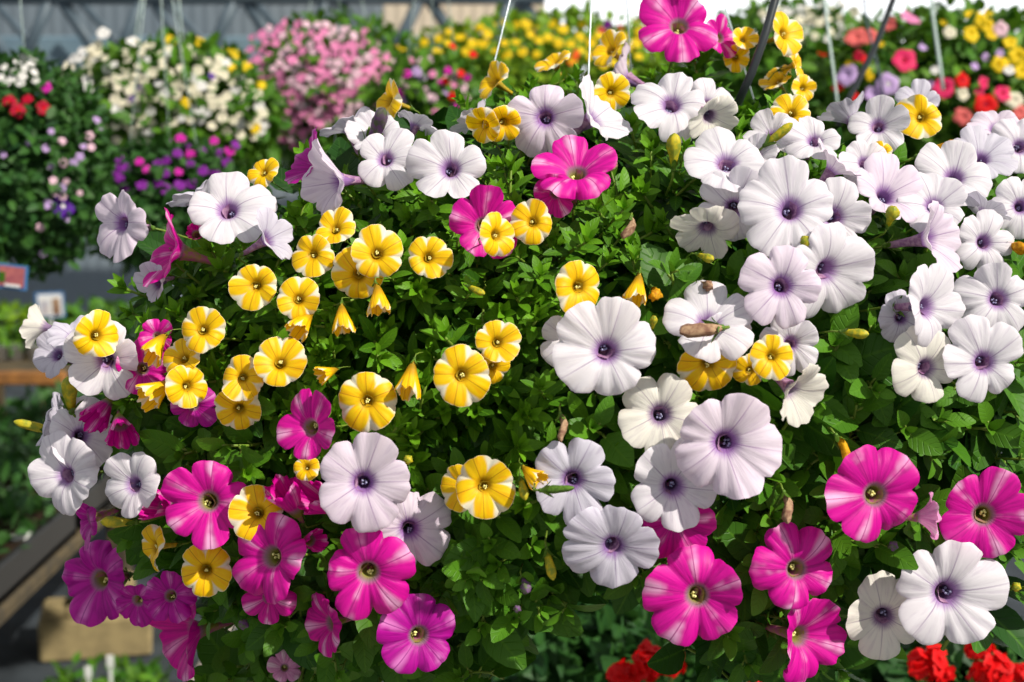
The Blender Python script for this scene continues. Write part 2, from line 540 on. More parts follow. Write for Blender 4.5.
def make_flower(code, centre, normal, R, cone, label, seed, roll=None, heart=None):
    name, kind, pm, tm, am = KINDS[code]
    rng = random.Random(seed)
    if kind == 'petunia':
        cone += rng.uniform(.06, .22)
    nrm = Vector(normal).normalized()
    x, y = frame(nrm)
    r = rng.uniform(0, 2 * PI) if roll is None else math.radians(roll)
    x, y = x * math.cos(r) + y * math.sin(r), y * math.cos(r) - x * math.sin(r)
    H = {'petunia': 1.05, 'calibrachoa': 1.15, 'bell': 1.3}[kind] + cone * .75     # tube length below the face
    root = empty(name)
    tag(root, label, 'flower')
    mw = Matrix((x, y, nrm)).transposed().to_4x4()
    mw.translation = Vector(centre) - nrm * (H * R)
    root.matrix_world = mw @ Matrix.Scale(R, 4)
    vs, fs, us = corolla(rng, kind, cone)
    mb = MB()
    mb.add([(a, b, c + H) for a, b, c in vs], fs, us)
    mb.build('petals', M[pm], root)
    # outer tube
    mb = MB()
    zt = PROF[kind][2 if kind != 'bell' else 3]
    top_z = H - (.10 if kind != 'bell' else .5) - cone * .6
    prof = [(.065, .0), (.085, .12 * top_z), (.10, .4 * top_z), (.125, .65 * top_z), (.165, .85 * top_z), (.205, .97 * top_z)]
    if kind == 'bell':
        prof = [(.07, 0), (.10, .3 * top_z), (.16, .7 * top_z), (.22, top_z)]
    vv, ff, uu = [], [], []
    sd_ = 20
    for rr, z in prof:
        for k in range(sd_):
            t = 2 * PI * k / sd_
            q = rr * (1 + .06 * math.cos(5 * t))
            vv.append((q * math.cos(t), q * math.sin(t), z))
    for i in range(len(prof) - 1):
        for k in range(sd_):
            k2 = (k + 1) % sd_
            ff.append((i * sd_ + k, i * sd_ + k2, (i + 1) * sd_ + k2, (i + 1) * sd_ + k))
    mb.add(vv, ff)
    mb.build('tube', M[tm], root)
    # five sepals round the foot of the tube
    mb = MB()
    for k in range(5):
        t = 2 * PI * k / 5 + .4
        o = Vector((math.cos(t), math.sin(t), 0))
        leaf(mb, o * .05 + Vector((0, 0, -.05)), o * .38 + Vector((0, 0, 1)), -o + Vector((0, 0, .3)), .40, .13, rng, curl=.5, fold=.3, shape='lance', rows=4)
    blob(mb, (0, 0, -.03), .085, 10, 5)
    mb.build('calyx', M['calyx'], root)
    # anthers in the throat
    if kind != 'bell':
        mb = MB()
        z0 = H - (.34 if kind == 'petunia' else .26) - cone * .72
        for k in range(5):
            t = 2 * PI * k / 5 + rng.uniform(-.3, .3)
            q = rng.uniform(.03, .062)
            p = (q * math.cos(t), q * math.sin(t), z0 + rng.uniform(.0, .16))
            tube(mb, [(p[0] * .3, p[1] * .3, z0 - .3), p], .010, 5)
            blob(mb, p, .034 if am == 'anther_yellow' else .028, 7, 4)
        mb.build('stamen', M[am], root)
    # flower stalk bending back into the foliage
    if heart is not None:
        tgt = root.matrix_world.inverted() @ Vector(heart)
        tl = Vector((tgt.x, tgt.y, min(tgt.z, -.2))).normalized()
        mb = MB()
        pts = [Vector((0, 0, .02)), Vector((0, 0, -.25)) + tl * .08, Vector((0, 0, -.35)) + tl * .5, Vector((0, 0, -.4)) + tl * 1.0]
        tube(mb, pts, [.035, .032, .030, .028], 7)
        mb.build('stalk', M['stem'], root)
    FLOWERS.append((Vector(centre), nrm, R))
    return root


# ------------------------------------------------------------------ the shape of the big hanging basket
HEART = at(585, 372, 1.30)
RX, RY, RZ, PW = 0.455, 0.37, 0.25, 2.4


def field(p):
    q = p - HEART
    return abs(q.x / RX) ** PW + abs(q.y / RY) ** PW + abs(q.z / RZ) ** PW


def surf(px, py):
    """Depth at which the view through that place meets the outside of the mass of flowers."""
    best, bd = 1e9, 1.2
    d = 0.86
    while d < 1.34:
        f = field(at(px, py, d))
        if f <= 1.0:
            return d
        if f < best:
            best, bd = f, d
        d += .004
    return bd


def view_normal(nx, ny):
    h = nx * nx + ny * ny
    nz = math.sqrt(max(.02, 1 - h)) if h < 1 else -(h - 1)      # past 1 the flower is seen from behind
    return RIGHT * nx + UP * ny - FWD * nz


# code, x, y, width in px, facing right, facing up, cm towards the viewer, funnel depth, label
TABLE = [
    # ---- white and lilac petunias, upper rim
    ('L', 545, 119, 80, -.15, -.05, 1.0, 0, 'pale lilac petunia with round violet throat on upper rim, directly above a hot pink petunia'),
    ('W', 670, 102, 82, .02, .45, .5, 0, 'white petunia with violet throat at top, straight below the topmost magenta petunia'),
    ('W', 603, 108, 78, .70, .55, .3, .45, 'white petunia in side view between the lilac one and white one on upper rim'),
    ('L', 610, 68, 60, -.95, .55, -2, .7, 'small lilac white petunia facing away up left, its purple tube showing at top rim'),
    ('W', 712, 103, 56, .30, .30, -3, 0, 'white petunia mostly hidden behind the white flower under the topmost magenta one'),
    ('C', 716, 122, 56, .35, -.55, -1.6, .5, 'pinkish white petunia back hanging between two white petunias below the black hose'),
    ('W', 728, 160, 86, .0, .55, 1.0, 0, 'white petunia tilted upward just beneath the lower end of the black hose'),
    ('W', 734, 207, 76, -.1, -.25, -1.0, 0, 'white petunia tucked behind the big round white flower of the upper right cluster'),
    ('C', 704, 233, 72, -.20, -.74, -1.6, .2, 'lowest greyish white petunia peeking out under its white neighbour near dry flower'),
    ('W', 788, 207, 100, -.05, .25, 2.0, 0, 'largest round white petunia of the upper right cluster with small purple eye'),
    ('W', 836, 216, 82, .15, .0, -.5, 0, 'white petunia half hidden behind right side of the largest upper right flower'),
    ('L', 781, 287, 88, .0, .0, 2.0, 0, 'lilac white petunia with dark purple eye, straight below the largest upper right flower'),
    ('W', 834, 272, 100, .45, -.28, .3, .1, 'white petunia without visible throat, behind and right of the purple eyed lilac one'),
    ('W', 712, 318, 96, .05, .50, .5, .1, 'broad white petunia seen edge on with a dry brown flower lying on it'),
    ('W', 722, 341, 64, .10, -.40, -.6, .1, 'white lower petals hanging under the broad white petunia, over a striped yellow flower'),
    ('W', 606, 348, 101, .05, .0, 2.2, 0, 'large white petunia with violet star throat in the very middle of the basket'),
    ('W', 571, 340, 66, -.1, .05, -1.5, 0, 'white petunia mostly covered by the large middle white flower on its left'),
    ('C', 661, 415, 90, .03, .1, .3, 0, 'cream white petunia with small dark violet eye, below a broad green leaf'),
    ('L', 730, 445, 107, .0, -.05, 3.0, 0, 'biggest pinkish white petunia with dark purple eye, overlapping two white flowers'),
    ('W', 675, 487, 95, .05, -.05, 1.0, 0, 'white petunia below the cream one, its right edge under the biggest pinkish flower'),
    ('G', 574, 483, 88, -.05, -.1, 1.2, 0, 'greyish white petunia with a green bud across its dark violet centre'),
    ('G', 610, 547, 93, .0, -.28, 1.8, 0, 'lowest grey lilac petunia of the middle, facing down over dark foliage'),
    ('L', 364, 483, 96, .05, .05, 2.6, 0, 'large pale lilac petunia above the magenta ones with deep violet throat'),
    ('L', 411, 532, 86, .2, -.05, -.6, 0, 'lilac white petunia half behind the large pale lilac one, above a magenta petunia'),
    # left edge
    ('W', 60, 474, 84, -.42, .05, 4.0, .1, 'white petunia at far left edge, facing left, lowest of the white group there'),
    ('W', 84, 434, 72, .45, .1, -0.8, .15, 'white petunia turned right behind the far left white flower, above it'),
    ('W', 129, 484, 72, -.42, .1, 1.5, .1, 'white petunia beside the far left pair, standing alone over magenta petals'),
    ('W', 102, 360, 82, -.05, -.12, 1.5, 0, 'white petunia with a striped yellow flower standing in front of its centre'),
    ('G', 47, 418, 62, -.98, .35, 0, .3, 'grey lilac petunia seen from behind on left edge next to a yellow bud'),
    ('C', 30, 324, 44, -1.05, .25, 2.0, 1.0, 'half closed whitish trumpet petunia poking out leftward at the left edge'),
    ('G', 73, 327, 62, -.1, .85, -1.0, .35, 'shaded lilac grey petunia facing up behind the white one with yellow flower'),
    ('G', 52, 353, 52, -.4, .3, -2.0, .2, 'shaded bluish petunia petals below the half closed trumpet on the left edge'),
    ('L', 114, 223, 74, -.60, .05, 0, .2, 'lilac white petunia facing left against blurred greenery, outermost at upper left'),
    ('W', 230, 207, 88, .02, .42, 1.5, 0, 'white petunia with violet eye on upper left rim, above the yellow flowers'),
    ('G', 192, 189, 56, -.5, .92, -1.0, .4, 'shaded lilac petunia back behind the white one on upper left rim'),
    ('G', 279, 232, 60, .80, .42, 1.0, .7, 'pale funnel petunia in profile opening up right, beside white upper left flower'),
    ('L', 318, 180, 76, -.84, -.05, 1.5, .75, 'lilac petunia in profile with long purple tube pointing right, above yellow flowers'),
    ('W', 388, 157, 66, -.1, .30, .5, 0, 'white petunia on upper rim, first of the adjoining pair below a yellow flower'),
    ('W', 448, 167, 80, .0, .20, 1.0, 0, 'white petunia on upper rim, larger of the adjoining pair, beside green shoots'),
    ('G', 346, 121, 56, -.4, 1.0, -1.0, .5, 'grey lilac petunia back facing upward behind the adjoining white pair'),
    ('W', 374, 130, 60, 0, .60, -1.0, .2, 'white petunia edge behind the first flower of the adjoining white pair'),
    ('G', 470, 116, 48, -.75, .85, -1.0, .6, 'small grey petunia back on upper rim next to a thin hanger wire'),
    ('G', 419, 117, 44, .35, 1.0, -2.5, .4, 'small lilac petunia behind the leafy shoot tip on the upper rim'),
    # right cluster
    ('G', 841, 106, 54, -.55, 1.0, -1.0, .8, 'grey lilac petunia back with tube, rising at foot of a pale hanger'),
    ('W', 879, 124, 62, -.2, .30, .0, .2, 'white petunia below the pink double flowers, beside a yellow and white star'),
    ('G', 919, 98, 46, .0, .5, -2.0, .2, 'greyish petunia edge standing right behind the yellow and white star flower'),
    ('W', 813, 137, 60, .0, .5, .8, .15, 'white petunia with violet throat beside the single yellow flower right of the hose'),
    ('W', 771, 132, 56, -.3, .5, -.5, .2, 'white petunia low behind the single yellow flower right of the hose'),
    ('W', 754, 152, 50, -.3, .45, -.5, .2, 'small white petunia squeezed above the largest upper right flower'),
    ('L', 845, 156, 62, .65, .74, 1.5, .8, 'pinkish white funnel petunia with long tube, upright in the upper right cluster'),
    ('W', 868, 162, 58, .15, .35, .0, .1, 'white petunia between the upright funnel and the pinkish leaning flower'),
    ('L', 894, 187, 80, .30, .45, 1.0, .4, 'pinkish white leaning petunia with violet tube above bright green shoots'),
    ('W', 956, 172, 78, .0, .40, 1.0, 0, 'white petunia with round violet eye seen flat in the far right cluster'),
    ('G', 985, 150, 66, .1, .6, .0, .15, 'shaded lilac petunia with purple throat, right behind the flat white one'),
    ('L', 1000, 126, 62, .0, .6, -1.5, .2, 'lilac petunia highest at the right edge below blurred red flowers'),
    ('W', 1021, 144, 62, .05, .2, .5, 0, 'white petunia cut by the right edge, beneath the highest lilac one'),
    ('W', 934, 201, 74, .05, .40, .5, .1, 'white petunia directly below the flat white one of the far right cluster'),
    ('L', 948, 236, 82, .74, .1, 1.5, .65, 'white funnel petunia in profile, violet tube pointing left, right cluster centre'),
    ('W', 988, 240, 66, .2, .1, .0, .1, 'white petunia behind the profile funnel, near a yellow withered bud'),
    ('G', 990, 203, 54, .55, .88, .0, .4, 'grey shaded petunia back between two white ones at the right edge'),
    ('W', 1022, 206, 64, -.05, .1, 1.0, 0, 'white petunia cut by the right edge at the height of largest white flower'),
    ('W', 936, 306, 84, .62, .0, 2.0, .15, 'narrow white petunia turned sideways with pale violet throat in right cluster'),
    ('G', 903, 318, 54, .1, -.1, -1.0, .1, 'grey white petunia in shade behind the narrow sideways one'),
    ('W', 998, 300, 80, .0, .05, 1.5, 0, 'round white petunia with violet eye near right edge, above the last white pair'),
    ('W', 983, 360, 88, .0, .0, 2.0, 0, 'lowest big white petunia of the right cluster with purple throat'),
    ('C', 929, 366, 82, .40, -.05, .8, .1, 'cream white petunia partly under the lowest big one of right cluster'),
    ('C', 805, 398, 72, .60, -.50, 1.2, .7, 'drooping white petunia in profile with brownish tube, right of biggest pinkish flower'),
    ('W', 790, 345, 62, .0, .0, -1.0, 0, 'white petunia hidden behind a striped yellow flower, below the purple eyed one'),
    ('C', 886, 618, 88, -.05, -.15, .5, 0, 'cream white petunia in the bottom right, shaded by a bigger white one'),
    ('W', 952, 594, 113, .0, .0, 3.0, 0, 'big white petunia with dark violet eye in the bottom right above red geraniums'),
    ('G', 150, 283, 46, -.6, -.2, -1.0, .3, 'greyish white petunia remnant below the left facing magenta flower'),
    # ---- magenta petunias
    ('M', 678, 24, 79, .0, .40, .5, 0, 'topmost magenta petunia, highest flower of the basket against the bright sky'),
    ('M', 724, 36, 44, .6, .1, -1.5, .3, 'small magenta petunia turned aside behind the topmost magenta one'),
    ('M', 575, 163, 86, .0, .68, 1.5, .25, 'hot pink petunia facing up on upper rim beneath the pale lilac one'),
    ('M', 553, 196, 44, -.2, -.3, -.5, .3, 'magenta petunia mostly hidden right below the hot pink upward facing one'),
    ('M', 486, 225, 74, .1, -.05, .5, .05, 'magenta petunia with a yellow flower leaning on it, upper middle'),
    ('M', 158, 246, 78, -.86, .25, 1.0, .75, 'magenta trumpet petunia in profile facing left at the upper left rim'),
    ('N', 196, 233, 26, .1, .2, 0, .3, 'tiny magenta petal tip right below the white upper left flower'),
    ('M', 306, 425, 74, -.45, .08, 1.5, .1, 'magenta petunia standing alone between yellow flowers and the large pale lilac one'),
    ('M', 203, 503, 90, .0, .1, 1.2, .1, 'magenta petunia with grey throat, right of the lone white one, lower left'),
    ('N', 155, 505, 50, -.6, .3, 0, .1, 'small magenta petunia behind the grey throated one, beside the lone white flower'),
    ('P', 92, 583, 88, -.42, .0, 2.0, .15, 'shaded magenta petunia at the lower left edge, facing left over concrete blocks'),
    ('P', 77, 523, 58, -.80, -.25, 0.5, .6, 'shaded magenta petunia seen from behind under the far left white flower'),
    ('P', 136, 605, 50, -.3, -.3, -.5, .2, 'magenta petunia in shade between two shaded magenta flowers, lower left'),
    ('P', 169, 596, 52, -.1, .2, .3, .2, 'purple magenta petunia right above the profile one at bottom left'),
    ('M', 173, 637, 92, -.74, -.12, 1.5, .55, 'magenta purple petunia in profile hanging lowest at bottom left'),
    ('M', 263, 556, 94, -.48, .12, 2.6, .2, 'bright magenta petunia with pale throat facing left, beside single yellow flower'),
    ('M', 369, 577, 96, .03, -.15, 2.6, 0, 'magenta petunia with greenish yellow throat right below the large pale lilac one'),
    ('P', 418, 636, 84, .30, .0, 1.2, 0, 'purple magenta petunia at the bottom, lowest of the central left group'),
    ('M', 317, 626, 64, -.80, -.1, .8, .5, 'small magenta petunia in profile left of the lowest purple magenta one'),
    ('M', 268, 600, 52, .0, -.2, -.5, .1, 'pink petals under the bright magenta left facing petunia'),
    ('N', 314, 540, 34, .6, .1, 0, .3, 'little magenta petal knot between two bright magenta petunias, lower left'),
    ('N', 286, 493, 54, -.3, .75, .2, .5, 'folded magenta petunia above the yellow flower left of the large lilac one'),
    ('N', 316, 500, 50, -.5, .4, -.6, .3, 'folded magenta petunia touching the left side of the large lilac one'),
    ('M', 695, 597, 99, -.05, .0, 2.0, 0, 'magenta petunia with pale streaks, lower middle, over blurred red geraniums'),
    ('M', 678, 527, 74, .0, -.28, -1.0, .1, 'magenta petunia hidden behind the lower edge of a white petunia'),
    ('M', 799, 569, 90, .22, .0, 1.2, .05, 'magenta petunia with yellow throat, upper one of touching pair, lower right'),
    ('M', 813, 640, 90, .58, -.05, 1.5, .4, 'magenta petunia turned right, lower one of touching pair, lower right'),
    ('M', 876, 494, 101, .08, .0, 2.0, 0, 'magenta petunia with white streaked petals on the right, above a big white one'),
    ('M', 986, 514, 94, -.1, .02, 1.0, 0, 'magenta petunia at the right edge with dark throat beside a fading flower'),
    ('R', 942, 517, 50, .97, .05, 2.5, 1.3, 'fading pink petunia funnel in profile between the two right magenta flowers'),
    ('N', 98, 414, 44, -.3, -.6, -1.4, .1, 'magenta petals below the white petunia with yellow flower in front'),
    ('N', 122, 432, 46, .3, -.6, -.5, .2, 'dark magenta petals between left white group and narrow leaves'),
    ('M', 143, 368, 56, .1, .0, -.8, .1, 'magenta petunia hidden behind yellow trumpets right of left white flowers'),
    ('P', 194, 408, 46, .1, -.3, -.5, .2, 'purple petunia peeking out below the narrow yellow flowers on the left'),
    ('M', 155, 336, 38, .0, .2, -1.0, .2, 'magenta petal patch above the yellow side trumpet on the left'),
    ('P', 302, 157, 64, -.80, .40, .8, .7, 'purple pink petunia seen from behind on upper rim, by the profile lilac one'),
    ('R', 285, 667, 34, .2, .2, -3, .2, 'pale pink petunia low at the bottom behind green leaves'),
    # ---- yellow and white striped
    ('Y', 377, 252, 54, .05, .05, 1.5, 0, 'yellow white striped flower, round, front one of overlapping pair, upper left centre'),
    ('Y', 358, 273, 55, -.05, -.1, .3, 0, 'yellow white striped flower half behind the round front one, upper left centre'),
    ('Y', 430, 257, 48, .1, .1, 1, .1, 'striped yellow flower standing alone left of the upper middle magenta petunia'),
    ('Y', 311, 255, 44, -.25, .1, .8, .1, 'striped yellow flower just below the sideways one of the upper left group'),
    ('Y', 334, 226, 44, -.3, .42, .6, .3, 'highest striped yellow flower of the upper left group, tilted sideways'),
    ('Y', 298, 298, 46, .0, .1, 1, .1, 'striped yellow flower with a drooping yellow trumpet right under it'),
    ('Y', 254, 286, 50, -.1, .05, 1, .1, 'striped yellow flower outermost left of the upper left group'),
    ('B', 301, 326, 36, -.45, -.6, .3, 0, 'drooping yellow trumpet under a striped yellow flower, upper left group'),
    ('B', 343, 322, 34, .1, -.93, .6, 0, 'withered orange yellow flower hanging down below the overlapping striped pair'),
    ('B', 378, 303, 36, .15, -.93, .8, 0, 'closed yellow trumpet hanging straight below the overlapping striped pair'),
    ('Y', 202, 329, 47, .0, .1, 1, .05, 'striped yellow flower above two others in a left column'),
    ('Y', 181, 355, 44, -.3, .42, .5, .2, 'tilted striped yellow flower directly below the top one of left column'),
    ('Y', 188, 387, 46, .55, .0, .8, .15, 'narrow striped yellow flower, lowest of the left column'),
    ('Y', 242, 378, 45, .0, .1, 1.2, .05, 'striped yellow flower in front of a larger plain yellow one'),
    ('Y', 238, 410, 50, .1, -.3, -.2, .1, 'plain yellow flower back, hanging below striped neighbour left of magenta'),
    ('Y', 280, 361, 53, .05, .25, 1, .05, 'pale striped yellow flower right above the lone magenta petunia'),
    ('Y', 367, 401, 61, .0, .0, 1.2, 0, 'largest striped yellow flower, above the large pale lilac petunia'),
    ('Y', 462, 375, 59, .0, .05, 1.2, 0, 'big striped yellow flower at centre, front one of a touching pair'),
    ('Y', 498, 342, 46, .05, .05, .6, .05, 'small striped yellow flower up right of the big central one'),
    ('Y', 494, 366, 38, .3, -.2, -.6, .1, 'yellow petals behind the touching central pair of striped flowers'),
    ('B', 410, 384, 40, -.15, -.95, .8, 0, 'closed yellow trumpet hanging between largest and big central striped flowers'),
    ('Y', 485, 487, 60, .0, .05, 1.2, 0, 'striped yellow flower over dark leaves, right of the lilac petunias'),
    ('Y', 460, 488, 46, -.4, .0, -.2, .2, 'yellow flower edge behind the striped one over dark leaves'),
    ('B', 324, 374, 26, -.75, -.3, .5, .2, 'small folded yellow flower between two striped ones above the lone magenta petunia'),
    ('Y', 305, 467, 28, -.2, .3, .4, .4, 'small pale yellow flower between lone magenta and large lilac petunias'),
    ('Y', 256, 512, 56, -.05, .3, .5, .05, 'striped yellow flower between two magenta petunias, lower left'),
    ('Y', 205, 571, 53, .0, .0, 1.5, .05, 'single wide yellow flower near the lower left bottom leaves'),
    ('Y', 150, 547, 50, -.80, .0, 1, .15, 'narrow yellow white flower right of the purple lower left petunia'),
    ('B', 154, 393, 42, -.65, -.45, .6, 0, 'yellow trumpet pointing down left below white petunia with yellow flower'),
    ('B', 155, 349, 36, -.45, -.7, .2, 0, 'yellow trumpet side of the magenta patch, left of the yellow column'),
    ('Y', 99, 335, 50, .60, .0, 3.8, .15, 'narrow striped yellow flower in front of the left white petunia'),
    ('Y', 384, 98, 46, -.82, .25, .5, .4, 'striped yellow flower edge on at upper rim against blurred pink flowers'),
    ('Y', 481, 127, 40, -.55, -.45, .8, .4, 'curled yellow flower on the upper rim, touching the thin wire foot'),
    ('Y', 504, 125, 40, .25, -.45, .3, .4, 'yellow flower tucked left of the pale lilac petunia on the rim'),
    ('Y', 490, 78, 44, -.70, .40, -3, .5, 'yellow flower rising beside the thin wire, highest left of the white ones'),
    ('Y', 551, 58, 42, -.45, .76, -3.5, .4, 'yellow flower edge on above the pale lilac petunia'),
    ('Y', 606, 45, 44, -.62, .5, -3.5, .5, 'yellow flower near the vertical wire above the white side view petunia'),
    ('Y', 612, 93, 40, .3, -.2, -3, .1, 'yellow flower hidden between two white petunias at the top rim'),
    ('Y', 791, 111, 42, -.1, .25, 1, .05, 'single round yellow flower right of the hose foot'),
    ('Y', 921, 116, 47, .05, .1, 1, .05, 'yellow and white star flower in the far right cluster, flat to view'),
    ('Y', 788, 32, 46, .62, .2, -1.5, .15, 'striped yellow flower high right of the black hose, sideways'),
    ('Y', 799, 64, 32, .84, .2, -1.5, .3, 'small striped yellow flower just below the high sideways one'),
    ('Y', 774, 76, 38, -.55, .62, -1.0, .5, 'yellow flower leaning by the hose above the single round one'),
    ('Y', 804, 88, 28, .3, .1, -1.5, .2, 'small yellow flower right above the single round one by the hose'),
    ('Y', 745, 37, 28, .2, .4, -1.0, .4, 'orange yellow flower beside the small magenta one under the hose'),
    ('Y', 737, 58, 28, .0, -.3, -.5, .4, 'curled yellow flower left of the black hose over green leaves'),
    ('Y', 532, 221, 45, .05, .1, 1.2, .05, 'striped yellow flower right of the upper middle magenta petunia'),
    ('Y', 499, 235, 46, .62, .05, 2.8, .15, 'narrow striped yellow flower leaning on the upper middle magenta petunia'),
    ('Y', 580, 287, 56, .40, .0, 1.2, .05, 'striped yellow flower directly above the large middle white petunia'),
    ('B', 636, 292, 36, -.2, -.92, .6, 0, 'yellow trumpet hanging right of the striped flower above middle white'),
    ('Y', 708, 367, 62, .0, -.30, .0, .05, 'wide yellow flower under white petals above the biggest pinkish petunia'),
    ('Y', 771, 357, 46, .0, .15, 1.4, .05, 'striped yellow flower left of the drooping white profile petunia'),
    ('Y', 750, 371, 36, .1, -.4, -.8, .1, 'plain yellow flower between wide yellow one and its striped neighbour'),
    ('B', 534, 477, 32, .6, -.55, 1.2, 0, 'folded yellow flower at left of the greyish white petunia'),
    ('Y', 882, 153, 26, .0, .1, .4, .2, 'small yellow flower wedged between white petunias below the star flower'),
    ('Y', 262, 170, 34, -.3, .4, -2.5, .3, 'yellow flower at upper left rim behind a purple pink petunia'),
    ('Y', 210, 212, 30, -.3, .1, -2.0, .3, 'yellow flower behind the white one on upper left rim'),
]


def build_flowers():
    for i, (code, px, py, w, nx, ny, cm, cone, label) in enumerate(TABLE):
        d = surf(px, py) - .012 - cm / 100.0
        R = w / FPX * d / 2
        make_flower(code, at(px, py, d), view_normal(nx, ny), R, cone, label, 100 + i, heart=HEART)


# ------------------------------------------------------------------ buds and spent flowers
def bud_mesh(mat, length=1.0, r=.16, crumple=0.0, seed=0):
    rng = random.Random(seed)
    mb = MB()
    prof = [(.05, 0), (.09, .12), (.12, .35), (r, .62), (r * .95, .8), (r * .6, .93), (.02, 1.0)]
    vs, fs, us = [], [], []
    n = 16
    for j, (rr, z) in enumerate(prof):
        for k in range(n):
            t = 2 * PI * k / n
            q = rr * (1 + .14 * math.cos(5 * t + z * 3) + crumple * rng.uniform(-1, 1))
            vs.append((q * math.cos(t) + crumple * .4 * math.sin(z * 5), q * math.sin(t), z * length + crumple * .1 * rng.uniform(-1, 1)))
    for j in range(len(prof) - 1):
        for k in range(n):
            k2 = (k + 1) % n
            fs.append((j * n + k, j * n + k2, (j + 1) * n + k2, (j + 1) * n + k))
            us.append([(0, 0)] * 4)
    mb.add(vs, fs, us)
    return mb


def make_bud(name, px, py, length_px, dx, dy, cm, mat, label=None, parent=None, cat=None, crumple=0.0, seed=0, r=.16):
    d = surf(px, py) - cm / 100.0
    L = length_px / FPX * d
    dirv = (RIGHT * dx + UP * dy - FWD * math.sqrt(max(.03, 1 - dx * dx - dy * dy))).normalized()
    x, y = frame(dirv)
    root = empty(name)
    mw = Matrix((x, y, dirv)).transposed().to_4x4()
    mw.translation = at(px, py, d) - dirv * L * .5
    root.matrix_world = mw @ Matrix.Scale(L, 4)
    tag(root, label, cat)
    bud_mesh(M[mat], 1.0, r, crumple, seed).build('petals', M[mat], root)
    mb = MB()
    rng = random.Random(seed)
    for k in range(5):
        t = 2 * PI * k / 5
        o = Vector((math.cos(t), math.sin(t), 0))
        leaf(mb, o * .04 + Vector((0, 0, -.05)), o * .40 + Vector((0, 0, 1)), -o + Vector((0, 0, .3)), .45, .14, rng, curl=.4, shape='lance', rows=4)
    blob(mb, (0, 0, -.03), .075, 10, 5)
    mb.build('calyx', M['calyx'], root)
    mb = MB()
    tgt = root.matrix_world.inverted() @ HEART
    tl = Vector((tgt.x, tgt.y, min(tgt.z, -.2))).normalized()
    tube(mb, [(0, 0, 0), Vector((0, 0, -.25)) + tl * .1, Vector((0, 0, -.3)) + tl * .9], .035, 7)
    mb.build('stalk', M['stem'], root)
    return root


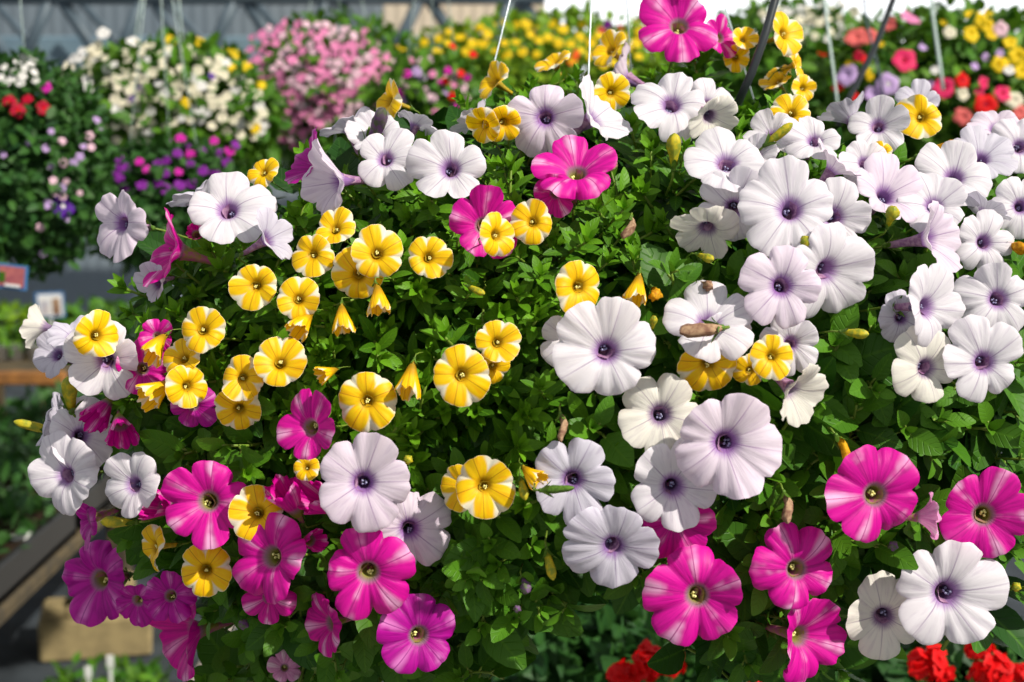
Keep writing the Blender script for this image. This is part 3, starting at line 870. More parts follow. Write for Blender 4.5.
def build_buds():
    for i, (n, px, py, l, dx, dy, cm, mat, cr, r, lab) in enumerate([
        ('flower_bud', 33, 426, 38, -.93, .25, 2.5, 'bud_yellow', 0, .11, 'long yellow bud pointing left beside the grey lilac flower at left edge'),
        ('flower_bud', 70, 394, 44, .1, .8, 2.2, 'bud_yellow', 0, .17, 'yellow green bud hanging below the white petunia with yellow flower'),
        ('flower_bud', 523, 488, 26, .2, -.9, 2.0, 'bud_yellow', 0, .18, 'yellow bud drooping beside the greyish white petunia'),
        ('flower_bud', 558, 489, 34, .96, .1, 4.5, 'calyx', 0, .10, 'green bud lying across the greyish white petunia centre'),
        ('flower_bud', 674, 151, 36, .0, .95, 2.0, 'bud_yellow', 0, .20, 'upright yellow green bud below the white petunia at the top'),
        ('flower_bud', 550, 565, 32, .2, -.9, 1.5, 'bud_yellow', 0, .15, 'yellow bud hanging left of the lowest grey lilac petunia'),
        ('flower_bud', 525, 585, 22, .3, -.6, 1.5, 'bud_violet', .1, .26, 'dark violet hairy bud over dark leaves at lower middle'),
        ('flower_bud', 518, 609, 14, -.2, .3, 1.5, 'bud_violet', .1, .28, 'tiny brownish bud below the dark violet hairy bud'),
        ('flower_bud', 243, 624, 18, .3, .1, 2.0, 'bud_violet', .1, .30, 'dark violet bud among broad leaves at the bottom left'),
        ('flower_bud', 774, 449, 16, .2, .2, 1.5, 'bud_yellow', 0, .34, 'round yellowish bud right of the biggest pinkish petunia'),
        ('flower_bud', 804, 244, 20, .3, .6, 2.0, 'bud_yellow', 0, .30, 'brownish yellow bud between the two biggest upper right white flowers'),
        ('flower_bud', 855, 333, 28, .9, -.1, 1.5, 'bud_yellow', 0, .18, 'yellowish bud pointing right under the throatless white petunia'),
        ('flower_bud', 653, 323, 18, .1, .8, 1.5, 'bud_yellow', 0, .2, 'small green yellow bud right of the large middle white petunia'),
        ('flower_bud', 705, 257, 22, .7, -.3, 1.5, 'bud_yellow', 0, .2, 'yellow bud below the lowest greyish white petunia'),
        ('flower_bud', 891, 217, 26, .1, .75, 2.0, 'bud_yellow', 0, .26, 'yellow green bud under the pinkish leaning petunia'),
        ('flower_bud', 476, 290, 22, .8, -.4, 1.5, 'bud_yellow', 0, .16, 'slim yellow bud below the upper middle magenta petunia'),
        ('flower_bud', 408, 460, 14, .1, .2, 1.5, 'bud_yellow', 0, .34, 'round green bud right of the large pale lilac petunia'),
        ('flower_bud', 779, 134, 34, .75, .6, 3.0, 'bud_yellow', 0, .13, 'slender olive bud pointing up right below the single round yellow flower'),
        ('flower_bud', 118, 522, 34, -.95, .05, 2.0, 'bud_yellow', 0, .16, 'olive tube bud below the lone white petunia at lower left'),
        ('flower_bud', 1015, 587, 14, .2, .2, 1.5, 'bud_yellow', 0, .34, 'round bud at right edge beside the big bottom white petunia'),
        ('flower_bud', 892, 546, 16, .2, .2, 1.5, 'bud_violet', .1, .32, 'brown violet bud under the magenta petunia with white streaks'),
        ('wilted_flower', 702, 330, 48, -.85, -.1, 4.0, 'wilted', .25, .15, 'dry brown flower lying on the broad white petunia'),
        ('wilted_flower', 629, 228, 26, -.2, -.85, 1.5, 'wilted', .3, .17, 'dry pinkish shrivelled flower hanging among the upper middle leaves'),
        ('wilted_flower', 655, 293, 20, .2, -.6, 1.2, 'wilted_yellow', .35, .3, 'shrivelled orange flower beside the hanging yellow trumpet'),
        ('wilted_flower', 844, 450, 34, .35, -.8, 1.5, 'wilted_yellow', .2, .14, 'dry orange flower pointing down at the magenta petunia with white streaks'),
        ('wilted_flower', 787, 508, 34, .1, -.85, 1.5, 'wilted', .2, .15, 'dry brown bent flower above the touching magenta pair'),
        ('wilted_flower', 562, 428, 30, .1, -.9, 1.5, 'wilted', .25, .13, 'dry mauve flower hanging over the greyish white petunia'),
        ('wilted_flower', 612, 164, 20, -.1, -.8, 1.5, 'wilted', .3, .25, 'pale dry flower right below the hot pink upward facing petunia'),
        ('wilted_flower', 377, 127, 46, .45, .75, 1.0, 'bud_violet', .15, .16, 'dark closed flower stretching up below the edge on yellow flower'),
        ('wilted_flower', 705, 285, 26, .6, -.2, 1.0, 'wilted', .25, .2, 'brown shrivelled flower above the broad white petunia'),
        ('wilted_flower', 940, 150, 44, .9, .25, 1.0, 'wilted_yellow', .15, .15, 'shrivelled olive yellow flower right of the star flower'),
        ('wilted_flower', 1016, 247, 30, .6, -.2, 1.5, 'wilted_yellow', .2, .2, 'shrivelled yellow flower at right edge among white petunias'),
    ]):
        make_bud(n, px, py, l, dx, dy, cm, mat, lab, None, 'flower bud' if n == 'flower_bud' else 'wilted flower', cr, 700 + i, r)

# ------------------------------------------------------------------ greenhouse shell
def structure(o):
    o['kind'] = 'structure'
    return o


def build_shell():
    n = NT('concrete_floor')
    co = n.objco()
    f = n.noise(co, 1.3, 5.0)
    g = n.noise(co, 26.0, 4.0)
    c = n.mix(n.smooth(f, 0.35, 0.7), (0.30, 0.27, 0.23), (0.42, 0.37, 0.31))
    c = n.mix(n.smooth(g, 0.45, 0.7, 0.0, 0.5), c, (0.20, 0.19, 0.18))
    fm = n.finish(c, 0.85, 0.2, normal=n.bump(g, 0.3, 0.004))
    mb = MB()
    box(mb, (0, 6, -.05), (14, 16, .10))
    structure(mb.build('floor', simple('shade_dark_floor', (0.045, 0.055, 0.065), 0.8, 0.2, var=.4, scale=6), smooth=False))  # shade lying on the floor is put in as a dark base colour
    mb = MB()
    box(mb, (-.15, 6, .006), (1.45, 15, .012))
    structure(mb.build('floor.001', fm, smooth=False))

    def panel_mat(name, a, b):
        n = NT(name)
        co = n.objco()
        f = n.noise(co, 0.9, 3.0)
        s = n.t.nodes.new('ShaderNodeSeparateXYZ')
        n.t.links.new(co, s.inputs[0])
        rib = n.math('SINE', n.math('MULTIPLY', s.outputs[0], 80.0))
        return n.finish(n.mix(f, a, b), 0.5, 0.4, 0.2, normal=n.bump(rib, 0.25, 0.01))
    grey = panel_mat('grey_polycarbonate', (0.13, 0.185, 0.24), (0.28, 0.315, 0.34))
    tan = panel_mat('lit_tan_panel', (0.80, 0.68, 0.52), (0.62, 0.54, 0.44))  # light brightening along the wall is put in as a tan panel colour
    D = 9.5
    xa, xb, xc = at(-900, 0, D).x, at(385, 0, D).x, at(545, 0, D).x
    mb = MB()
    box(mb, ((xa + xb) / 2, 9.6, 2.0), (xb - xa, .05, 4.0))
    structure(mb.build('wall_back', grey, smooth=False))
    mb = MB()
    box(mb, ((xb + xc) / 2, 9.6, 2.0), (xc - xb, .05, 4.0))
    structure(mb.build('wall_back.001', tan, smooth=False))
    # low blue grey kick board along the foot of the panels
    mb = MB()
    z0, z1 = at(0, 70, 9.3).z, at(0, 40, 9.3).z
    box(mb, ((xa + xc) / 2, 9.5, (z0 + z1) / 2 - .1), (xc - xa, .06, z1 - z0 + .25), bevel=.01)
    structure(mb.build('trim_1', simple('blue_grey_board', (0.12, 0.19, 0.25), 0.5, col2=(0.17, 0.25, 0.30), scale=2), smooth=False))

    # lattice girder in front of the wall
    t = empty('lattice_girder', at(54, 75, 8.6))
    tag(t, 'blurred grey steel lattice girder running along the greenhouse wall above the flowers', 'girder')
    base = t.location.copy()
    D2 = 8.6
    zt, zb, y = at(0, -4, D2).z, at(0, 73, D2).z, at(0, 40, D2).y
    X = lambda px: at(px, 40, D2).x

    def bar(nm, p, q, r, mat='steel'):
        mb = MB()
        tube(mb, [Vector(p) - base, Vector(q) - base], r, 8)
        mb.build(nm, M[mat], t)
    bar('chord', (X(-300), y, zt), (X(545), y, zt), .05)
    mb = MB()
    box(mb, ((X(-300) + X(300)) / 2 - base.x, y - base.y, zb - base.z), (X(300) - X(-300), .08, .05), bevel=.01)
    mb.build('chord', M['steel'], t)
    mb = MB()
    box(mb, ((X(-300) + X(300)) / 2 - base.x, y - .07 - base.y, zb - .045 - base.z), (X(300) - X(-300), .10, .02), bevel=.004)
    mb.build('ledge', simple('pale_ledge', (0.55, 0.57, 0.56), 0.5), t)
    for k in range(-3, 6):
        xt = 54 + k * 92
        bar('web_bar', (X(xt), y, zt), (X(xt - 38), y, zb), .034)
        bar('web_bar', (X(xt + 5), y + .02, zt), (X(xt + 54), y + .02, zb), .034)
        bar('web_bar', (X(xt + 2), y + .55, zt), (X(xt + 70), y + .55, zb), .022)


# ------------------------------------------------------------------ big hanging basket: pot, wires, plants
def build_basket():
    root = empty('hanging_basket', HEART + Vector((0, 0, -.16)))
    tag(root, 'big hanging basket in front, black pot and thin wires, hidden under mixed petunias', 'hanging basket')
    o = root.location.copy()
    mb = MB()
    lathe(mb, (0, 0, 0), [(.02, 0), (.105, 0), (.115, .01), (.155, .15), (.165, .152), (.168, .165), (.158, .168), (.150, .15), (.146, .14)], 40, False)
    mb.build('pot', M['pot'], root)
    mb = MB()
    lathe(mb, (0, 0, .13), [(.002, .012), (.06, .010), (.12, .004), (.148, 0)], 32, False)
    mb.build('soil', M['soil'], root)
    hook = at(605, -380, 1.30)
    for k, (px, py, d) in enumerate(((482, 112, 1.24), (589, 62, 1.20), (629, 40, 1.42), (745, 71, 1.34))):
        p = at(px, py, d)
        foot = hook + (p - hook) * 1.28
        mb = MB()
        tube(mb, [hook - o, p - o, foot - o], .0006, 8)
        mb.build('hanger_wire', M['wire'], root)
    mb = MB()
    pts = [hook + Vector((0, 0, -.01)), hook + Vector((0, 0, .04))] + [hook + Vector((.02 - .02 * math.cos(a), 0, .04 + .025 * math.sin(a))) for a in (.5, 1.1, 1.6, 2.2, 2.8, 3.3)]
    tube(mb, [p - o for p in pts], .002, 8)
    mb.build('hook', M['wire'], root)
    # deep inner leaves, far more than could be counted
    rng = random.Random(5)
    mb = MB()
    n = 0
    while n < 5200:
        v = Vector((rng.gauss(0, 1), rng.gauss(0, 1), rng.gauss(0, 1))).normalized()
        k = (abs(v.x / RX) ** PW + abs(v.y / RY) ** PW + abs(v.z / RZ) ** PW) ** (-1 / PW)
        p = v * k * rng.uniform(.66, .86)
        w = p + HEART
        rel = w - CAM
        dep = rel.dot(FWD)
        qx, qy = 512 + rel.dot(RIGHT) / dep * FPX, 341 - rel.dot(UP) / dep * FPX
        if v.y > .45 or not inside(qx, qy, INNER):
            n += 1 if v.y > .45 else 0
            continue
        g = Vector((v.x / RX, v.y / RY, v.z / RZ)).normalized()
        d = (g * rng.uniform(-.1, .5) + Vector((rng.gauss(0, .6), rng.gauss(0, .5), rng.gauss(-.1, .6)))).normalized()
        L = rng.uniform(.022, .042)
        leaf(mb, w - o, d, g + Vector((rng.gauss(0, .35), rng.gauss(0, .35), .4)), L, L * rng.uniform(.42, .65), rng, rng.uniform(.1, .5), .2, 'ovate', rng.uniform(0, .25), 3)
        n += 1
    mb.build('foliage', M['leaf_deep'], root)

    # black watering hose reaching down into it
    mb = MB()
    pts = [at(*q) for q in ((815, -430, 1.20), (800, -250, 1.19), (783, -60, 1.18), (775, 0, 1.175), (766, 32, 1.17), (752, 72, 1.17), (737, 105, 1.18), (722, 135, 1.22), (708, 170, 1.30))]
    b = pts[6].copy()
    tube(mb, [p - b for p in pts], .0033, 10)
    h = mb.build('watering_hose', M['hose'])
    h.location = b
    tag(h, 'thick black watering hose running down into the top of the front basket', 'hose')
    mb = MB()
    z = hook.z + .065
    tube(mb, [(-3.5, hook.y, z), (3.5, hook.y, z)], .018, 14)
    structure(mb.build('trim_2', M['steel']))


OUTLINE = [(112, 300), (135, 235), (190, 200), (270, 178), (335, 145), (400, 105), (470, 88), (520, 62), (600, 36), (690, 22), (745, 12), (775, 30), (805, 70), (830, 125), (900, 150),
           (1060, 150), (1060, 605), (895, 615), (850, 720), (715, 720), (705, 640), (640, 600), (610, 580), (560, 590), (535, 628), (480, 640), (445, 720), (215, 720), (200, 620), (120, 575), (90, 500), (70, 420), (85, 350)]
INNER = [(150, 300), (170, 250), (300, 190), (400, 140), (520, 95), (640, 65), (760, 60), (830, 150), (1080, 170), (1080, 600), (880, 605), (845, 740), (720, 740), (705, 630), (660, 590), (610, 560), (545, 570), (515, 610), (450, 640), (430, 740), (250, 740), (225, 600), (150, 550), (120, 470)]


def inside(x, y, poly):
    c = False
    j = len(poly) - 1
    for i in range(len(poly)):
        (xi, yi), (xj, yj) = poly[i], poly[j]
        if (yi > y) != (yj > y) and x < (xj - xi) * (y - yi) / (yj - yi) + xi:
            c = not c
        j = i
    return c


def shoot_mesh(kind, seed):
    """A leafy shoot along +Z: the bare stem and its leaves."""
    rng = random.Random(seed)
    sm, lm = MB(), MB()
    L = rng.uniform(.065, .085) if kind == 'small' else rng.uniform(.07, .095)
    bx, by = rng.uniform(-.012, .012), rng.uniform(-.012, .012)
    P = lambda t: Vector((bx * t * t * 2, by * t * t * 2, L * t))
    tube(sm, [P(i / 6) for i in range(7)], [.0016 - .0008 * i / 6 for i in range(7)], 6)
    n = 20 if kind == 'small' else 11
    a = rng.uniform(0, 6.28)
    for i in range(n):
        t = .12 + .88 * (i / (n - 1)) ** .9
        a += 2.4 + rng.uniform(-.25, .25)
        out = Vector((math.cos(a), math.sin(a), 0))
        up = .15 + .95 * t ** 2.2 + rng.uniform(-.12, .12)
        if kind == 'small':
            ln = rng.uniform(.019, .028) * (1.05 - .45 * t ** 3)
            wd = ln * rng.uniform(.34, .44)
        else:
            ln = rng.uniform(.023, .048) * (1.05 - .55 * t ** 3)
            wd = ln * rng.uniform(.52, .68)
        d = (out + Vector((0, 0, up))).normalized()
        b = P(t)
        if kind == 'broad':
            tube(sm, [b, b + d * .006], .0008, 5)
            b = b + d * .005
        leaf(lm, b, d, Vector((0, 0, 1)) - out * .3 + Vector((rng.gauss(0, .15), rng.gauss(0, .15), 0)), ln, wd, rng, rng.uniform(.15, .6), rng.uniform(.12, .32), 'lance' if kind == 'small' else 'ovate', .08 + .75 * t ** 4, 5)
    for i in range(4 if kind == 'small' else 3):   # closed tip
        a += 2.4
        out = Vector((math.cos(a), math.sin(a), 0))
        ln = rng.uniform(.010, .015)
        leaf(lm, P(1), out * .35 + Vector((0, 0, 1)), -out + Vector((0, 0, .2)), ln, ln * .4, rng, .3, .3, 'lance', .8, 3)
    mat = 'leaf_small' if kind == 'small' else 'leaf_broad'
    return sm.mesh('stem', M['stem']), lm.mesh('foliage', M[mat]), np.array(lm.v)


PLANTS = [
    ('calibrachoa_plant', 'bushy plant with narrow pointed green leaves filling the middle of the basket', 'small'),
    ('calibrachoa_plant', 'narrow leaved green plant along the upper rim of the basket below the wires', 'small'),
    ('calibrachoa_plant', 'narrow leaved trailing plant around the yellow flowers on the left side of basket', 'small'),
    ('petunia_plant', 'broad leaved petunia plant among the white flowers of the upper right cluster', 'broad'),
    ('petunia_plant', 'broad rounded green petunia leaves around the magenta flowers at lower right', 'broad'),
    ('petunia_plant', 'broad rounded dark petunia leaves hanging at the lower left and bottom middle', 'broad'),
    ('calibrachoa_plant', 'narrow leaved shoots rising highest on the basket, around the foot of the black hose', 'small'),
    ('petunia_plant', 'broad dark petunia leaves along the underside of the basket at the bottom middle', 'broad'),
]


def plant_of(x, y, rng):
    x += rng.gauss(0, 18)
    y += rng.gauss(0, 18)
    if y < 135 and x > 430:
        return 6
    if y < 235 and x < 770:
        return 1
    if x > 660 and y < 385:
        return 3
    if x > 580 and y > 360:
        return 4
    if y > 505 or (x < 250 and y > 440):
        return 5 if x < 400 else 7
    return 0 if x > 330 else 2


def build_plants():
    rng = random.Random(11)
    var = {k: [shoot_mesh(k, s * 7 + (1 if k == 'small' else 3)) for s in range(9)] for k in ('small', 'broad')}
    roots = []
    for i, (n, lab, _k) in enumerate(PLANTS):
        r = empty(n, HEART + Vector((-.06 + .03 * i, -.02 * (i % 3), -.02)))
        tag(r, lab, 'plant')
        roots.append(r)
    bpy.context.view_layer.update()
    disc = []
    for c, nrm, R in FLOWERS:
        rel = c - CAM
        dep = rel.dot(FWD)
        px, py = 512 + rel.dot(RIGHT) / dep * FPX, 341 - rel.dot(UP) / dep * FPX
        disc.append((px, py, R / dep * FPX, dep, nrm.dot(RIGHT), -nrm.dot(UP), abs(nrm.dot(FWD))))
    disc = np.array(disc)
    count = [0] * len(PLANTS)
    cand = []
    step = 23.0
    yy = 8
    row = 0
    while yy < 712:
        xx = 60 + (step / 2 if row % 2 else 0)
        while xx < 1056:
            x, y = xx + rng.uniform(-8, 8), yy + rng.uniform(-8, 8)
            if inside(x, y, OUTLINE):
                cand.append((x, y))
            xx += step
        yy += step * .87
        row += 1
    rng.shuffle(cand)
    camR, camU, camF = np.array(RIGHT), np.array(UP), np.array(FWD)
    for x, y in cand:
        pi = plant_of(x, y, rng)
        if count[pi] >= 100:
            continue
        kind = PLANTS[pi][2]
        d = surf(x, y)
        p = at(x, y, d + .01)
        q = p - HEART
        g = Vector((math.copysign(abs(q.x / RX) ** (PW - 1), q.x) / RX, math.copysign(abs(q.y / RY) ** (PW - 1), q.y) / RY, math.copysign(abs(q.z / RZ) ** (PW - 1), q.z) / RZ)).normalized()
        for _try in range(5):
            dirv = (g * .8 + Vector((0, -.25, .30)) + Vector((rng.gauss(0, .35), rng.gauss(0, .25), rng.gauss(0, .35)))).normalized()
            sm, lm, vv = rng.choice(var[kind])
            sc = rng.uniform(.85, 1.15)
            tip = p + g * (rng.uniform(-.032, .0) - .018 * _try)
            base = tip - dirv * (.078 * sc)
            xa, ya = frame(dirv)
            r = rng.uniform(0, 6.28)
            xa, ya = xa * math.cos(r) + ya * math.sin(r), ya * math.cos(r) - xa * math.sin(r)
            mw = Matrix((xa, ya, dirv)).transposed().to_4x4()
            mw.translation = base
            mw = mw @ Matrix.Scale(sc, 4)
            A = np.array(mw)
            W = vv @ A[:3, :3].T + A[:3, 3] - np.array(CAM)
            dep = W @ camF
            sx, sy = 512 + W @ camR / dep * FPX, 341 - W @ camU / dep * FPX
            bad = 0
            near = disc[(np.abs(disc[:, 0] - sx.mean()) < 130) & (np.abs(disc[:, 1] - sy.mean()) < 130)]
            for fx, fy, fr, fd, nx, ny, nz in near:
                ux, uy = sx - fx, sy - fy
                dF = np.clip((nx * ux + ny * uy) / max(nz, .35), -fr, fr) * (fd / FPX)
                h = math.hypot(nx, ny)
                if h > 1e-3:
                    al = (ux * nx + uy * ny) / h
                    ac = (-ux * ny + uy * nx) / h
                    r2 = (al / max(nz, .45)) ** 2 + ac ** 2
                else:
                    r2 = ux * ux + uy * uy
                bad = max(bad, int(((r2 < (fr * .86) ** 2) & (dep < fd + dF + .008)).sum()))
            if bad <= 3:
                break
        else:
            continue
        count[pi] += 1
        s = link('shoot', sm, roots[pi])
        s.matrix_world = mw
        s.matrix_parent_inverse = Matrix.Identity(4)
        s.matrix_basis = Matrix.Translation(-roots[pi].location) @ mw
        link('foliage', lm, s)
    print('shoots', count)


# ------------------------------------------------------------------ distant baskets and their flowers
def leaf_ball(mb, c, r, n, size, rng, lo=.72, hi=1.05, young=.3, shape='ovate', ratio=.55):
    for _ in range(n):
        v = Vector((rng.gauss(0, 1), rng.gauss(0, 1), rng.gauss(0, 1))).normalized()
        k = rng.uniform(lo, hi)
        p = Vector((v.x * r[0] * k, v.y * r[1] * k, v.z * r[2] * k)) + Vector(c)
        d = (v * .5 + Vector((rng.gauss(0, .6), rng.gauss(0, .6), rng.gauss(0, .6)))).normalized()
        L = size * rng.uniform(.7, 1.3)
        leaf(mb, p, d, v + Vector((rng.gauss(0, .4), rng.gauss(0, .4), .5)), L, L * ratio, rng, .3, .2, shape, max(0, young * rng.uniform(.2, 1.6)), 3)


BALLS = {}


def far_basket(key, label, px, py, d, wx, wy, n, size, mat='leaf_far', hang=True, name='hanging_basket', young=.3, cat='hanging basket', wires=((-.3, 0), (.3, 0), (0, .3)), wire_r=.0009):
    """A basket far behind: pot, leaves and hanger; wx, wy half its size in px at its distance."""
    c = at(px, py, d)
    rx, rz = wx / FPX * d, wy / FPX * d
    ry = (rx + rz) / 2
    rng = random.Random(len(key) * 13 + int(px))
    root = empty(name, c + Vector((0, 0, -rz * .8)))
    tag(root, label, cat)
    o = root.location
    mb = MB()
    leaf_ball(mb, (0, 0, rz * .8), (rx, ry, rz), n, size, rng, young=young)
    leaf_ball(mb, (0, 0, rz * .8), (rx, ry, rz), n // 3, size * 1.3, rng, .45, .7, young=0)
    mb.build('foliage', M[mat], root)
    pr = min(rx, ry) * .55
    mb = MB()
    lathe(mb, (0, 0, rz * .15), [(.01, 0), (pr * .7, 0), (pr * .98, rz * .5), (pr * 1.05, rz * .5), (pr * 1.05, rz * .58), (pr * .9, rz * .58)], 24)
    mb.build('pot', M['pot_green'], root)
    if hang:
        top = Vector((0, 0, rz * .8 + .55))
        for a, b in wires:
            mb = MB()
            tube(mb, [Vector((a * rx * 1.6, b * ry * 1.6, rz * .7)), top], wire_r, 6)
            mb.build('hanger_wire', M['wire_pale'], root)
    BALLS[key] = (c, (rx, ry, rz), d)
    return root


def ball_point(key, px, py):
    c, r, d = BALLS[key]
    dd = d - r[1] * 1.15
    best, bd = 1e9, d
    while dd < d + r[1] * .3:
        q = at(px, py, dd) - c
        f = (q.x / r[0]) ** 2 + (q.y / r[1]) ** 2 + (q.z / r[2]) ** 2
        if f <= 1.08:
            return dd
        if f < best:
            best, bd = f, dd
        dd += .01
    return bd


FAR_MESH = {}


def far_mesh(color, v, eye=False):
    if (color, v, eye) in FAR_MESH:
        return FAR_MESH[(color, v, eye)]
    rng = random.Random(v * 31 + len(color))
    mb = MB()
    vs, fs = [], []
    n = 20
    ph = rng.uniform(0, 6)
    if eye:
        pr = [(.01, -.02), (.10, 0.0), (.20, .03)]
    else:
        pr = [(.02, -.25), (.20, -.08), (.45, .0), (.75, .02), (1.0, -.08)]
    for r, z in pr:
        for k in range(n):
            t = 2 * PI * k / n
            f = 1 - (.22 * (1 - abs(math.cos(2.5 * t + ph))) ** 1.5) * r
            vs.append((r * f * math.cos(t), r * f * math.sin(t), z + .10 * r * r * math.cos(2 * t + ph) + .06 * r * math.sin(3 * t + ph)))
    for i in range(len(pr) - 1):
        for k in range(n):
            k2 = (k + 1) % n
            fs.append((i * n + k, i * n + k2, (i + 1) * n + k2, (i + 1) * n + k))
    fs.append(tuple(range(n)))
    mb.add(vs, fs)
    FAR_MESH[(color, v, eye)] = mb.mesh('petals' if not eye else 'eye', M[color])
    return FAR_MESH[(color, v, eye)]


def far_flower(name, key, px, py, w, color, label, group, rng, eye=None, lift=0.0):
    d = ball_point(key, px, py) - lift
    c, r, _ = BALLS[key]
    p = at(px, py, d)
    q = p - c
    g = Vector((q.x / r[0] ** 2, q.y / r[1] ** 2, q.z / r[2] ** 2)).normalized()
    nrm = (g * .5 - FWD * .75 + UP * .1 + RIGHT * .1 + Vector((rng.gauss(0, .25), rng.gauss(0, .2), rng.gauss(0, .25)))).normalized()
    o = link(name, far_mesh(color, rng.randrange(4)))
    x, y = frame(nrm)
    mw = Matrix((x, y, nrm)).transposed().to_4x4()
    mw.translation = p
    R = w / FPX * d / 2
    o.matrix_world = mw @ Matrix.Scale(R, 4)
    tag(o, label, 'flower', group)
    if eye:
        link('eye', far_mesh(eye, rng.randrange(4), True), o)
    return o


def scatter(name, key, poly, n, w, colors, label, group, seed, gap=.75, eye=None):
    rng = random.Random(seed)
    xs, ys = [p[0] for p in poly], [p[1] for p in poly]
    got, tries = [], 0
    while len(got) < n and tries < n * 60:
        tries += 1
        x, y = rng.uniform(min(xs), max(xs)), rng.uniform(min(ys), max(ys))
        if not inside(x, y, poly) or any((x - a) ** 2 + (y - b) ** 2 < (w * gap) ** 2 for a, b in got):
            continue
        got.append((x, y))
        far_flower(name, key, x, y, w * rng.uniform(.8, 1.2), rng.choice(colors), label, group, rng, eye)


def build_far():
    rng = random.Random(77)
    far_basket('white', 'blurred hanging basket covered in small cream white and yellow flowers, upper left', 172, 118, 3.2, 104, 74, 2600, .032, wires=((-.3, 0), (.15, -.2)), wire_r=.0017)
    far_basket('pink', 'blurred hanging basket covered all over in small pink flowers, behind upper rim', 338, 105, 3.65, 98, 86, 2300, .03)
    far_basket('purple', 'blurred hanging basket with purple flowers under the cream white flowered one', 165, 205, 2.8, 88, 62, 2400, .024, 'leaf_shaded', young=.3)
    far_basket('left', 'dark leafy hanging basket cut by the left edge with a few crimson flowers', 20, 166, 2.45, 86, 106, 4600, .021, 'leaf_shaded', young=.3, wires=((0, .3),))
    far_basket('yellow', 'blurred yellow green basket dotted with yellow flowers behind the top wires', 560, 92, 4.3, 185, 76, 4200, .034, 'leaf_yellow_green', young=.35)
    far_basket('mixed', 'blurred small basket of pink and red flowers between pink and yellow ones', 432, 112, 3.2, 62, 52, 1300, .03)
    far_basket('right', 'large blurred basket of red, pink and yellow petunias at the upper right', 945, 118, 3.1, 150, 104, 4200, .036, young=.35)
    far_basket('cream', 'blurred basket with pale cream flowers behind the black hose at top right', 785, 84, 4.0, 112, 78, 2800, .036, young=.3)
    # loose hangers that show in front of the right-hand baskets
    for nm, pts, r, mat, lab, cat in (
        ('basket_hanger', ((814, -70, 2.3), (824, 0, 2.3), (836, 91, 2.3), (839, 120, 2.3)), .0022, 'wire_pale', 'pale blurred basket hanger standing behind the single round yellow flower', 'hanger'),
        ('basket_hanger', ((929, -70, 2.6), (932, 10, 2.6), (940, 66, 2.6), (943, 90, 2.6)), .0030, 'wire_pale', 'pale green blurred hanger in the middle of the right basket of red flowers', 'hanger'),
        ('basket_hanger', ((858, -70, 2.6), (866, 20, 2.6), (879, 72, 2.6), (884, 100, 2.6)), .0020, 'steel', 'thin grey blurred hanger crossing the grey hose at the upper right', 'hanger'),
        ('watering_hose', ((915, -90, 1.95), (893, 0, 1.95), (876, 45, 1.95), (851, 95, 1.95), (838, 125, 1.95)), .0038, 'hose', 'dark grey blurred watering hose slanting down behind the right white flowers', 'hose'),
    ):
        b = at(*pts[2])
        mb = MB()
        tube(mb, [at(*p) - b for p in pts], r, 8)
        o = mb.build(nm, M[mat])
        o.location = b
        tag(o, lab, cat)
    # cream white basket
    scatter('cream_flower', 'white', [(56, 100), (60, 72), (78, 52), (98, 42), (98, 62), (88, 78), (92, 100), (74, 112)], 34, 10.5, ['f_cream', 'f_cream', 'f_white'], 'small cream white flower on the near side corner of the blurred upper left basket', 'cream flowers of the upper left basket', 1, .62)
    scatter('cream_flower', 'white', [(98, 62), (130, 40), (180, 44), (228, 55), (262, 92), (268, 140), (232, 138), (190, 120), (150, 140), (118, 168), (102, 158), (110, 100)], 118, 10.5, ['f_cream', 'f_cream', 'f_cream', 'f_white'], 'small cream white flower massed over the front of the blurred upper left basket', 'cream flowers massed on the upper left basket', 2, .66)
    for x, y in ((103, 33), (133, 41)):
        far_flower('cream_flower', 'white', x, y, 15, 'f_white', 'larger white flower on top edge of the cream flowered basket', 'white flowers on the basket top edge', rng)
    for x, y in ((171, 40), (199, 41), (225, 51), (236, 54), (232, 68), (247, 67), (186, 103), (255, 128), (261, 84)):
        far_flower('yellow_flower', 'white', x, y, 12, 'f_yellow', 'small yellow flower dotted among the cream ones of the upper left basket', 'yellow flowers of the cream basket', rng)
    for x, y in ((100, 88), (139, 90), (130, 98), (212, 76), (98, 117)):
        far_flower('violet_flower', 'white', x, y, 9, 'f_violet', 'small dark violet flower among the cream ones of the upper left basket', 'violet flowers of the cream basket', rng)
    scatter('purple_flower', 'purple', [(118, 158), (160, 148), (175, 125), (200, 140), (240, 140), (232, 172), (165, 192), (120, 188), (108, 170)], 30, 11, ['f_purple', 'f_purple', 'f_purple', 'f_magenta'], 'small purple flower on the leafy basket below the cream flowered one', 'purple flowers below the cream basket', 3, .8)
    # left basket
    scatter('lavender_flower', 'left', [(0, 150), (58, 128), (100, 118), (104, 165), (84, 190), (56, 240), (62, 262), (36, 258), (30, 200)], 26, 8, ['f_lilac', 'f_palepink', 'f_lilac'], 'small pale lavender flower scattered on the dark basket at the left edge', 'lavender flowers of the dark left basket', 4, .9)
    scatter('white_flower', 'left', [(0, 62), (36, 52), (36, 82), (0, 84)], 14, 9, ['f_white'], 'tiny white flower on top of the dark basket at the left edge', 'white flowers on top of the left basket', 5, .8)
    for x, y, w, l in ((18, 110, 17, 'big round crimson flower lowest of the red ones on left basket'), (9, 101, 15, 'crimson flower nearest the left edge of the photo'), (44, 108, 16, 'crimson flower right of the big round crimson one'), (27, 99, 13, 'crimson flower between the others on top of the left basket')):
        far_flower('crimson_flower', 'left', x, y, w, 'f_crimson', l, 'crimson flowers of the left basket', rng, 'f_red')
